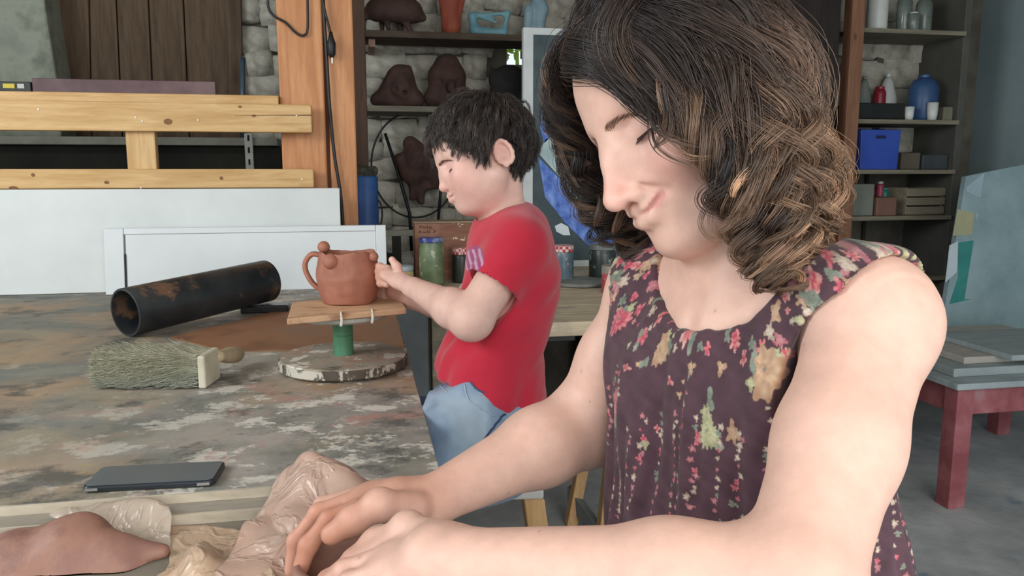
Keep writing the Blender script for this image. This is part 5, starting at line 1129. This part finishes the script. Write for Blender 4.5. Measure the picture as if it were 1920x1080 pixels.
lo = allp.min(0) - .1; hi = allp.max(0) + .12; lo[2] = min(.70, lo[2]); hi[2] = wO[2] + .16
F = Field(lo, hi, .0023)
Hw = head_sdf(F, wO, wax, 1.0, False, 1.0, ears=False)
nbase = T(0.01, -.012, .03)
F.cap(Hw(-.042, 0, -.045), nbase, .046, .052, .02)
# neck tendons and collar bones
F.cap(Hw(-.02, .05, -.06), T(-.012, .048, -.012), .010, .009, .012); F.cap(T(-.015, .052, -.012), Lsh + upw * .03, .010, .010, .016); F.cap(T(.015, .052, -.012), Rsh + upw * .03, .010, .010, .016)
F.ell(T(0, .062, -.012), .010, None, .016, 'sub')
F.cap(nbase, Lsh + upw * .012, .044, .040, .04); F.cap(nbase, Rsh + upw * .012, .044, .040, .04)
F.ell(T(0, -.005, -.085), (.128, .076, .122), TA, .04); F.ell(T(0, -.01, -.24), (.105, .068, .15), TA, .04)
for sg in (1, -1): F.ell(T(sg * .068, .036, -.13), (.046, .036, .055), TA, .03)
# arms
F.ell(Lsh, .0465, None, .03); um = (Lsh + Lel) / 2
F.cap(Lsh, um, .046, .0425, .02); F.cap(um, Lel, .0425, .0375, .02); F.ell(Lel, .037, None, .012)
fm = Lel * .66 + Lwr * .34; F.cap(Lel, fm, .039, .0385, .02); F.cap(fm, Lwr, .0385, .0265, .02, flat=(upw, .92))
F.ell(Rsh, .054, None, .03); um = (Rsh + Rel) / 2
F.cap(Rsh, um, .050, .047, .02); F.cap(um, Rel, .047, .045, .02); F.ell(Rel + cv(.01, -.005, 0), .041, None, .015)
fm = Rel * .68 + Rwr * .32; F.cap(Rel, fm, .046, .0445, .02); F.cap(fm, Rwr, .0445, .0265, .02, flat=(upw, .92))
# far (right) hand
pn = cv(.15, .9, .35)
F.cap(Rwr, P(752, 938, .81), .0265, .028, .012, flat=(pn, .78)); F.cap(P(755, 938, .812), P(702, 938, .815), .030, .030, .014, flat=(pn, .50))
finger(F, [P(706, 940, .795), P(618, 975, .79), P(578, 1022, .785), P(562, 1070, .78)], .0108, .0084)
finger(F, [P(692, 928, .82), P(598, 962, .82), P(556, 1014, .815), P(548, 1068, .81)], .0106, .0084)
finger(F, [P(694, 922, .843), P(606, 948, .85), P(568, 1000, .85), P(566, 1050, .845)], .0102, .008)
finger(F, [P(706, 920, .862), P(632, 944, .875), P(600, 985, .88), P(592, 1025, .875)], .0092, .0072)
finger(F, [P(778, 950, .79), P(712, 946, .768), P(662, 975, .762), P(622, 1002, .762)], .0155, .0108, .008)
# near (left) hand
pn2 = cv(-.1, .95, .3)
F.cap(Lwr, P(815, 1035, .63), .0265, .028, .012, flat=(pn2, .78)); F.cap(P(815, 1040, .635), P(745, 1055, .655), .033, .033, .014, flat=(pn2, .52))
finger(F, [P(742, 1020, .68), P(664, 1052, .695), P(615, 1090, .70), P(590, 1125, .705)], .0108, .0084)
finger(F, [P(732, 1042, .66), P(648, 1072, .67), P(595, 1112, .68), P(575, 1150, .685)], .0108, .0084)
finger(F, [P(735, 1065, .64), P(655, 1095, .65), P(605, 1135, .655), P(590, 1170, .66)], .0104, .008)
finger(F, [P(750, 1090, .625), P(680, 1115, .63), P(640, 1150, .635)], .0094, .0075)
finger(F, [P(820, 1010, .65), P(765, 992, .685), P(706, 1020, .705), P(660, 1050, .715)], .0150, .0105, .008)
V, Q = F.mesh(2); del F
Vwom = V; sk = np.array(lin((227, 184, 165))); C = np.tile(sk, (len(V), 1))
C = blend(C, .62 * lip_mask(V, Hw, 1.0, 1), (196, 112, 112)); C = blend(C, .45 * gauss(V, Hw(.066, .05, -.03), .032), (226, 152, 142)); C = blend(C, .5 * gauss(V, Hw(.112, 0, -.034), .016), (228, 150, 140))
C = blend(C, .35 * gauss(V, Hw(.06, .05, .06), .05), (214, 150, 130)); C = blend(C, .30 * gauss(V, Hw(0, 0, -.12), .07), (206, 150, 124))  # warm shading on temple and under the jaw, put into the skin colour
for p, r, a in ((P(562, 1060, .79), .04, .8), (P(600, 985, .80), .04, .65), (P(640, 990, .77), .035, .6), (P(700, 945, .81), .05, .45), (P(600, 1100, .70), .06, .6), (P(790, 935, .81), .05, .3)):
    C = blend(C, a * gauss(V, p, r), (186, 116, 86))
mr = np.random.default_rng(5); ids = [i for i in mr.choice(len(V), 110) if np.linalg.norm(V[i] - wO) > .17]
for i in ids: C = blend(C, .45 * gauss(V, V[i], mr.uniform(.0012, .0020)), (120, 80, 66))
link_mesh('body', np_mesh('body', V, Q, C), m_skin, wom, True)
vs_, fs_, cs_ = brow_strands(Hw, 1.0, 1, (130, 97, 80), Vwom, 220, thin=1.0); link_mesh('eyebrow', np_mesh('eyebrow', vs_, fs_, cs_), m_hair, wom, True)
vs_, fs_, cs_ = brow_strands(Hw, 1.0, -1, (130, 97, 80), Vwom, 70, thin=.6); link_mesh('eyebrow', np_mesh('eyebrow', vs_, fs_, cs_), m_hair, wom, True)
for sg in (1, -1): vs_, fs_, cs_ = lash_strands(Hw, 1.0, sg, (64, 42, 36)); link_mesh('eyelashes', np_mesh('eyelashes', vs_, fs_, cs_), m_hair, wom, True)

# dress
F = Field(np.array([Cm[0] - .30, Cm[1] - .32, .42]), np.array([Cm[0] + .34, Cm[1] + .34, Cm[2] + .14]), .0026)
F.ell(T(0, -.002, -.085), (.150, .094, .130), TA, .04); F.ell(T(0, -.005, -.26), (.155, .100, .20), TA, .05)
for sg in (1, -1): F.ell(T(sg * .068, .045, -.13), (.060, .052, .07), TA, .04)
F.cap(T(0, 0, -.24), T(.0, .01, -.55), .105, .145, .06, flat=(S_, 1.45))
F.cap(nbase, Lsh + upw * .014, .052, .049, .04); F.cap(nbase, Rsh + upw * .014, .052, .049, .04)
F.cap(T(-.10, .03, -.06), Lsh + upw * .0 - S_ * -.01, .054, .049, .04); F.cap(T(.10, .03, -.06), Rsh, .054, .049, .04)
ad = unit(Lel - Lsh); F.cap(Lsh + ad * .012 - S_ * .008, Lsh + ad * .10, .056, .056, .003, 'sub')
ad = unit(Rel - Rsh); F.cap(Rsh + ad * .012 + S_ * .008, Rsh + ad * .10, .056, .056, .003, 'sub')
F.cap(Lsh - S_ * .03, Lsh - S_ * .15, .06, .07, .003, 'sub'); F.cap(Rsh + S_ * .03, Rsh + S_ * .15, .06, .07, .003, 'sub')
F.cap(T(-.005, -.20, .068), T(-.005, .25, .068), .083, .083, .004, 'sub', flat=(S_, 1.18))
F.cap(Hw(-.03, 0, -.05), nbase, .062, .066, .004, 'sub')
V, Q = F.mesh(2); V, Q = subdivide(V, Q); nn = normals(V, Q)
R3 = (V - Cm) @ np.array(TA).T; s3, n3, u3 = R3.T; lowm = np.clip(-(u3 + .03) / .22, 0, 1)
ang = np.arctan2(s3, n3 + .05)
fold = np.sin(ang * 26 + 2.2 * vnoise(V * 1.3, 3)) * .0032 + np.sin(ang * 11 + 3 * vnoise(V * .9, 8)) * .0065 + np.sin(ang * 47 + 3 * vnoise(V * 2, 18)) * .0016
V = V + nn * (fold * (.22 + .78 * lowm) * np.where(n3 > -.05, 1, .5))[:, None]
# printed flowers, laid out on the cloth: a = across the cloth, u = up the cloth
a2 = ang * .15; C = np.tile(np.array(lin((84, 58, 66))), (len(V), 1)); C = blend(C, np.clip(.5 + .5 * vnoise(V * 3, 77), 0, 1) * .5, (66, 42, 50))
fr = np.random.default_rng(21)
def flower(C, ca, cu, r, col, col2, pet=5, cen=None, rot=0.0, stretch=1.0, lobe=.22):
    ix = np.where((np.abs(a2 - ca) < r * 1.3) & (np.abs(u3 - cu) < r * 1.3 * stretch))[0]
    if not len(ix): return C
    x, y = (a2[ix] - ca), (u3[ix] - cu) / stretch; rr = np.hypot(x, y); th = np.arctan2(y, x) + rot
    edge = r * (1 - lobe + lobe * np.cos(pet * th)) * (1 + .18 * np.sin(3 * th + rot * 5) + .12 * np.sin(2 * th + rot * 9)); ins_ = rr < edge
    shade = np.clip(rr / r * .75 + .25 * np.cos(pet * th) + .25 * np.sin(rr / r * 9 + th * 2), 0, 1); c = np.array(lin(col))[None] * (1 - shade[:, None]) + np.array(lin(col2))[None] * shade[:, None]
    if cen: c = np.where((rr < r * .2)[:, None], np.array(lin(cen))[None], c)
    C[ix[ins_]] = c[ins_]; return C
pal = [((176, 62, 80), (206, 126, 130)), ((196, 164, 134), (170, 132, 104)), ((186, 180, 144), (150, 150, 112)), ((188, 128, 130), (158, 92, 100)), ((112, 120, 106), (136, 142, 126)), ((182, 70, 82), (208, 160, 150)), ((200, 186, 168), (168, 138, 122))]
for i in range(1500):                              # dense print near shoulders and neckline, thinning downwards
    ca = fr.uniform(-.44, .44); cu = .11 - abs(fr.normal(0, .075)); k = fr.integers(len(pal))
    C = flower(C, ca, cu, fr.uniform(.0018, .0062), *pal[k], pet=int(fr.integers(3, 8)), rot=fr.uniform(0, 6), stretch=fr.uniform(.8, 2.2))
for i in range(20):                                # larger blossoms with sage leaves
    ca = -.44 + .88 * (i + .5) / 20 + fr.uniform(-.015, .015); cu = -.055 + .055 * fr.normal(); r = fr.uniform(.009, .015)
    for q in range(2): C = flower(C, ca + fr.normal(0, r), cu + fr.normal(0, r * 1.2), r * .6, *pal[4], pet=2, rot=fr.uniform(0, 6), stretch=1.4, lobe=.3)
    k = [0, 1, 2, 5, 1, 3][i % 6]; C = flower(C, ca, cu, r, *pal[k], pet=int(fr.integers(9, 16)), rot=fr.uniform(0, 6), stretch=fr.uniform(1.1, 1.7), lobe=.12)
    C = flower(C, ca + r * .2, cu + r * .15, r * .5, pal[k][1], pal[k][0], pet=7, cen=(128, 122, 112), rot=fr.uniform(0, 6), stretch=1.3, lobe=.2)
for i in range(46):                                # hanging sprays of tiny flowers
    ca = -.44 + .88 * (i + fr.uniform(.2, .8)) / 46; u = fr.uniform(-.12, -.06); end = fr.choice([fr.uniform(-.36, -.24), fr.uniform(-.24, -.15)])
    while u > end:
        C = flower(C, ca + fr.normal(0, .0022), u, fr.uniform(.0016, .0036), *pal[[3, 6, 3, 6, 4, 0][fr.integers(6)]], pet=5, rot=fr.uniform(0, 6)); u -= fr.uniform(.004, .010)
C = C * (1 + .16 * vnoise(V * 45, 91))[:, None]
link_mesh('dress', np_mesh('dress', V, Q, C), vcmat('printed_viscose', .78, 0, .25, (700, .12, 20), .15), wom, True); del F
# lap, legs and the stool she sits on (below the frame)
kw1, kw2 = np.array([.03, Cm[1] - .22, .55]), np.array([.03, Cm[1] + .02, .55]); hpw = T(0, 0, 0); hpw = np.array([hpw[0], hpw[1], .56])
lump('skirt', mat('plum_cloth', '3c2630', '462c36', 9, .8, .2), wom, [('c', hpw + S_ * .08, kw2, .088, .066, .03), ('c', hpw - S_ * .08, kw1, .088, .066, .03), ('c', hpw - S_ * .07, hpw + S_ * .07, .09, .09, .04), ('c', kw1, kw2, .05, .05, .05)], .006, 2, .003, 30, post=lambda V: np.stack([V[:, 0], V[:, 1], np.maximum(V[:, 2], .482)], 1))
for kk in (kw1, kw2):
    f0 = np.array([kk[0] + .04, kk[1], .06])
    o = lump('lower_leg', mat('leg_skin', 'dcb09c', 'e2b8a4', 20, .5), wom, [('c', kk + np.array([0, 0, -.02]), kk * .5 + f0 * .5, .05, .05, .03), ('c', kk * .5 + f0 * .5, f0, .05, .034, .03), ('c', f0 + (0, 0, -.02), f0 + np.array([-.16, 0, -.035]), .034, .026, .03)], .006, 2, post=lambda V: np.stack([V[:, 0], V[:, 1], np.maximum(V[:, 2], .001)], 1))
ws = thing('round_stool', 'round wooden stool under the woman', 'stool', (hpw[0], hpw[1], 0))
MB().lathe([(.16, .445), (.17, .45), (.17, .475), (.16, .48), (.001, .48)], (hpw[0], hpw[1], 0), 32).build('seat', m_tan, ws, bevel=.001)
for a in range(4):
    q = np.array([math.cos(a * 1.571 + .78), math.sin(a * 1.571 + .78), 0]); c_ = np.array([hpw[0], hpw[1], 0])
    MB().tube([c_ + q * .19, c_ + q * .12 + (0, 0, .446)], [.016, .018], 10).build('leg', m_tan, ws, smooth=True)

# hair: wavy locks along hand-placed guides, over a dark inner mass
A = list(wax); AA = np.array(A); c0 = np.array((-.014, 0, .040)); rr0 = np.array((.099, .078, .089)); cc0 = Hw(*c0)
fc, frr = Hw(.030, 0, -.035), np.array((.066, .062, .085))
GA = [[(1088, 122, .748), (1140, 136, .702), (1226, 186, .668), (1318, 250, .650), (1378, 318, .648), (1402, 400, .652), (1418, 470, .66)],
      [(1100, 75, .738), (1180, 100, .686), (1285, 180, .652), (1365, 285, .640), (1410, 390, .640), (1420, 470, .645), (1440, 535, .650)],
      [(1140, 10, .72), (1260, 50, .660), (1360, 150, .638), (1430, 280, .628), (1470, 390, .632), (1480, 480, .638), (1468, 545, .645)],
      [(1170, -30, .72), (1320, -20, .660), (1440, 90, .640), (1500, 240, .640), (1515, 360, .645), (1495, 440, .655), (1510, 470, .660)],
      [(1200, -40, .76), (1380, -40, .740), (1480, 70, .720), (1525, 220, .710), (1545, 340, .710), (1535, 410, .720), (1510, 440, .720)],
      [(1230, -40, .80), (1400, -30, .800), (1480, 90, .800), (1520, 240, .790), (1530, 350, .780), (1500, 420, .780), (1470, 440, .780)]]
GB = [[(1092, 85, .795), (1060, 125, .830), (1050, 200, .845), (1070, 290, .850), (1098, 370, .850), (1140, 430, .850), (1200, 475, .850)],
      [(1140, 0, .80), (1095, 60, .850), (1078, 200, .870), (1100, 310, .870), (1130, 400, .865), (1180, 450, .860), (1240, 480, .860)],
      [(1180, -20, .82), (1140, 60, .870), (1150, 250, .885), (1190, 380, .880), (1230, 440, .870), (1290, 475, .860), (1330, 480, .850)],
      [(1230, -30, .84), (1250, 100, .880), (1300, 260, .880), (1330, 370, .870), (1350, 430, .860), (1370, 460, .855), (1390, 480, .850)]]
Nn = 42; t = np.linspace(0, 1, Nn)
def family(G, n, jit, dj):
    G = np.array(G, float); out = []; gs = []
    for i in range(n):
        g_ = (i + rng.uniform(0, 1)) / n * (len(G) - 1); j = min(int(g_), len(G) - 2); w_ = g_ - j; q = G[j] * (1 - w_) + G[j + 1] * w_
        q = q.copy(); ramp_ = np.linspace(.35, 1, len(q)); q[:, 0] += ramp_ * rng.normal(0, jit); q[:, 1] += ramp_ * rng.normal(0, jit); q[:, 2] += ramp_ * (abs(rng.normal(0, dj)) - dj * .3)
        cut = rng.uniform(.78, 1.04); c = catmull(q, 60); pts = np.array([P(*v) for v in c]); k = np.linspace(0, min(1, cut) * 59, Nn); i0 = np.clip(k.astype(int), 0, 58); f = (k - i0)[:, None]; out.append(pts[i0] * (1 - f) + pts[i0 + 1] * f); gs.append(g_ / (len(G) - 1))
    return np.array(out), np.array(gs)
pA, gA = family(GA, 150, 14, .014); pB, gB = family(GB, 40, 10, .012)
pC, gC = family([[(1190, -40, .710), (1140, 0, .712), (1096, 52, .738), (1066, 112, .790), (1052, 180, .830), (1060, 260, .845), (1085, 330, .850)], [(1205, -40, .705), (1160, 5, .700), (1118, 60, .715), (1080, 112, .765), (1060, 180, .825), (1072, 270, .850), (1100, 350, .850)]], 26, 7, .008)
pD, gD = family([[(1200, -40, .708), (1150, 15, .700), (1138, 82, .704), (1198, 135, .680), (1278, 200, .656), (1352, 270, .648), (1392, 350, .650)], [(1230, -45, .700), (1185, 0, .690), (1180, 70, .680), (1236, 150, .658), (1310, 230, .648), (1370, 310, .642), (1400, 390, .642)]], 26, 7, .008)
pA = np.concatenate([pA, pD]); gA = np.concatenate([gA, gD * .25]); pB = np.concatenate([pB, pC]); gB = np.concatenate([gB, gC * .4])
def wisp(q): return catmull([P(*v) for v in q], Nn)
W_ = np.array([wisp(q) for q in ([(1215, 180, .66), (1230, 240, .642), (1270, 268, .638), (1325, 272, .640)], [(1225, 200, .66), (1226, 262, .642), (1252, 296, .637), (1305, 312, .641)], [(1230, 190, .66), (1240, 250, .640), (1285, 285, .636), (1335, 292, .640)],
      [(1355, 375, .645), (1325, 392, .640), (1316, 425, .638), (1338, 450, .643), (1368, 442, .650)], [(1350, 385, .648), (1336, 410, .642), (1340, 438, .642), (1356, 446, .648)], [(1220, 145, .670), (1248, 195, .652), (1246, 245, .647), (1226, 280, .647)], [(1230, 160, .668), (1256, 205, .650), (1252, 252, .646), (1232, 278, .646)],
      [(1525, 425, .66), (1548, 456, .655), (1540, 482, .653), (1515, 478, .655)], [(1535, 250, .70), (1572, 300, .70), (1580, 370, .70), (1562, 420, .705)], [(1080, 130, .83), (1040, 200, .84), (1052, 290, .84), (1088, 350, .84)]) ])
def ringlet(a, b, r, turns, ph0):
    a, b = P(*a), P(*b); d = unit(b - a); u = unit(np.cross(d, FWD)); w2 = np.cross(d, u); tt = np.linspace(0, 1, Nn); an = ph0 + 6.28 * turns * tt; rad = r * (.35 + .65 * np.sin(np.clip(tt * 1.25, 0, 1) * 2.2))
    return a + (b - a) * tt[:, None] + (u * np.cos(an)[:, None] + w2 * .8 * np.sin(an)[:, None]) * rad[:, None]
R_l = np.array([ringlet(*q) for q in (((1415, 380, .640), (1452, 540, .636), .015, 1.6, 0), ((1440, 400, .634), (1478, 535, .636), .014, 1.8, 2), ((1395, 390, .642), (1425, 525, .640), .013, 1.5, 4), ((1470, 400, .632), (1492, 500, .638), .014, 1.5, 1), ((1372, 330, .640), (1392, 470, .642), .011, 1.4, 3),
      ((1345, 330, .640), (1350, 430, .642), .011, 1.3, 0), ((1490, 320, .636), (1505, 460, .648), .015, 1.5, 5), ((1510, 320, .650), (1530, 445, .660), .014, 1.6, 2.5), ((1535, 290, .69), (1560, 410, .70), .014, 1.5, 1), ((1360, 200, .640), (1400, 360, .634), .015, 1.4, 0.5), ((1430, 190, .634), (1470, 350, .630), .016, 1.4, 4), ((1475, 150, .640), (1515, 310, .644), .016, 1.4, 2), ((1505, 160, .68), (1550, 300, .70), .015, 1.3, 0),
      ((1085, 290, .845), (1130, 420, .845), .010, 1.3, 1), ((1120, 340, .85), (1190, 470, .85), .010, 1.4, 3), ((1105, 300, .86), (1150, 430, .86), .010, 1.2, 5), ((1180, 390, .86), (1225, 480, .86), .009, 1.2, 0))])
path = np.concatenate([pA, pB, W_, R_l]); nl = len(path); kind = np.concatenate([np.zeros(len(pA)), np.ones(len(pB)), np.full(len(W_), 2), np.full(len(R_l), 3)]) # np.concatenate([np.zeros(len(pA)), np.ones(len(pB)), np.full(len(W_), 2)])
ln = np.linalg.norm(np.diff(path, axis=1), axis=2).sum(1)
tg = np.gradient(path, axis=1); tg /= np.linalg.norm(tg, axis=2, keepdims=True); e1_ = np.cross(tg, rng.normal(size=(nl, 1, 3)) * .22 - FWD * 1.0); e1_ /= np.linalg.norm(e1_, axis=2, keepdims=True); e2_ = np.cross(tg, e1_)
gall0 = np.concatenate([gA * 5, gB * 3 + 9, np.arange(len(W_) + len(R_l)) * 1.7]); amp = (.0020 + .0115 * np.clip(t * 1.6 - .12, 0, 1) ** 1.1)[None] * rng.uniform(.75, 1.25, (nl, 1)) * np.where(kind >= 2, .12, 1)[:, None]; wl = (.128 + .026 * np.sin(gall0 * 1.7) + rng.normal(0, .008, nl))[:, None]; gall = np.concatenate([gA * 5, gB * 3 + 9, np.arange(len(W_) + len(R_l)) * 1.7]); phs = (3.0 * np.sin(gall * 1.9) + 1.0 * np.sin(gall * 4.1 + 1) + rng.normal(0, .35, nl))[:, None]; sarc = t[None] * ln[:, None]
hand_ = np.where(np.sin(gall * 1.1 + .6) > 0, .8, -.8)[:, None]; th = 6.28 * sarc / wl * (1 + .35 * t[None] ** 2) + phs
sp = 38; th2 = th[:, None] + rng.normal(0, .07, (nl, sp, 1)) * (1 + .3 * t)[None, None]; damp = amp[:, None] * (1 + rng.normal(0, .05, (nl, sp, 1)))
lockr = (.0060 - .0042 * t ** 2.2)[None, None, :, None] * np.where(kind == 2, .4, np.where(kind == 3, .8, 1))[:, None, None, None]; off = rng.normal(0, 1, (nl, sp, 1, 1)) * e1_[:, None] + rng.normal(0, .55, (nl, sp, 1, 1)) * e2_[:, None]
Pst = path[:, None] + e1_[:, None] * (damp * np.cos(th2))[..., None] + e2_[:, None] * (damp * np.sin(th2) * hand_[:, None])[..., None] + off * lockr
flen = 1 - .12 * rng.uniform(0, 1, (nl, sp, 1, 1)) ; keep = np.ones((nl, sp), bool); keep[kind == 2, 9:] = False
Pst = Pst[keep]; rep_ = np.repeat(np.arange(nl), sp).reshape(nl, sp)[keep]
stp = Pst.reshape(-1, 3); jt = np.repeat(1 + .09 * rng.uniform(0, 1, len(Pst)) ** 1.5 + .05 * rng.uniform(0, 1, nl)[rep_], Nn)[:, None]; stp = ellpush(stp, cc0, A, rr0 * 1.03 * jt); stp = ellpush(stp, Hw(.030, 0, .050), A, np.array((.0675, .071, .073)) * jt); stp = ellpush(stp, fc, A, frr); Pst = stp.reshape(-1, Nn, 3)
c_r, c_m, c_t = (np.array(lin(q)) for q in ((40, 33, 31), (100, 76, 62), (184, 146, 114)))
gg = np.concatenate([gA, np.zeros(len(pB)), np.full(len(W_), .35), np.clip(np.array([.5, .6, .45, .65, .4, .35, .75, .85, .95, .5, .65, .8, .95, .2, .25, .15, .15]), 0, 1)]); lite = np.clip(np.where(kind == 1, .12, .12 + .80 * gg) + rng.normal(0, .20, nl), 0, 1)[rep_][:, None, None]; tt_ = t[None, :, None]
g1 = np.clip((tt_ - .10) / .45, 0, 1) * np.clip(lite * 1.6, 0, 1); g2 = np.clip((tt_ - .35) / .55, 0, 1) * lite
cc = c_r * (1 - g1) + c_m * g1; cc = cc * (1 - g2) + c_t * g2; lock_light = np.exp(rng.normal(0, .38, nl))[rep_][:, None, None]; cc = cc * lock_light * (.86 + .28 * rng.uniform(0, 1, (len(rep_), 1, 1)))  # brightness varies per lock to paint lit and shaded locks
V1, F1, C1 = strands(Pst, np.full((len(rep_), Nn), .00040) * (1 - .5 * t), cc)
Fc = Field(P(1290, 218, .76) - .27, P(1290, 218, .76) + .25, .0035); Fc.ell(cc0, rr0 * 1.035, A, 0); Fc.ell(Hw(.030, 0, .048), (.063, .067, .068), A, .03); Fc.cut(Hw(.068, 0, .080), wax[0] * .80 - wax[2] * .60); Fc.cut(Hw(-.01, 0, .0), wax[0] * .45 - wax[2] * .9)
for gi, gd in ((2, .036), (3, .036), (4, .02), (5, 0.0)):
    q = np.array(GA[gi], float); q[:, 2] += gd; q[:, 0] -= (0, 25, 40, 60, 75, 75)[gi]; q[:, 1] += (0, 0, 10, 30, 40, 40)[gi]; c = catmull([P(*v) for v in q], 14)[1:13]; Fc.chain(list(c), list(np.concatenate([np.linspace(.012, .026, 7), np.linspace(.024, .006, 5)])), .02)
for gi in (2, 3):
    q = np.array(GB[gi], float); q[:, 2] += .01; c = catmull([P(*v) for v in q], 12)[1:10]; Fc.chain(list(c), list(np.linspace(.020, .006, 9)), .015)
V2, F2 = Fc.mesh(2)
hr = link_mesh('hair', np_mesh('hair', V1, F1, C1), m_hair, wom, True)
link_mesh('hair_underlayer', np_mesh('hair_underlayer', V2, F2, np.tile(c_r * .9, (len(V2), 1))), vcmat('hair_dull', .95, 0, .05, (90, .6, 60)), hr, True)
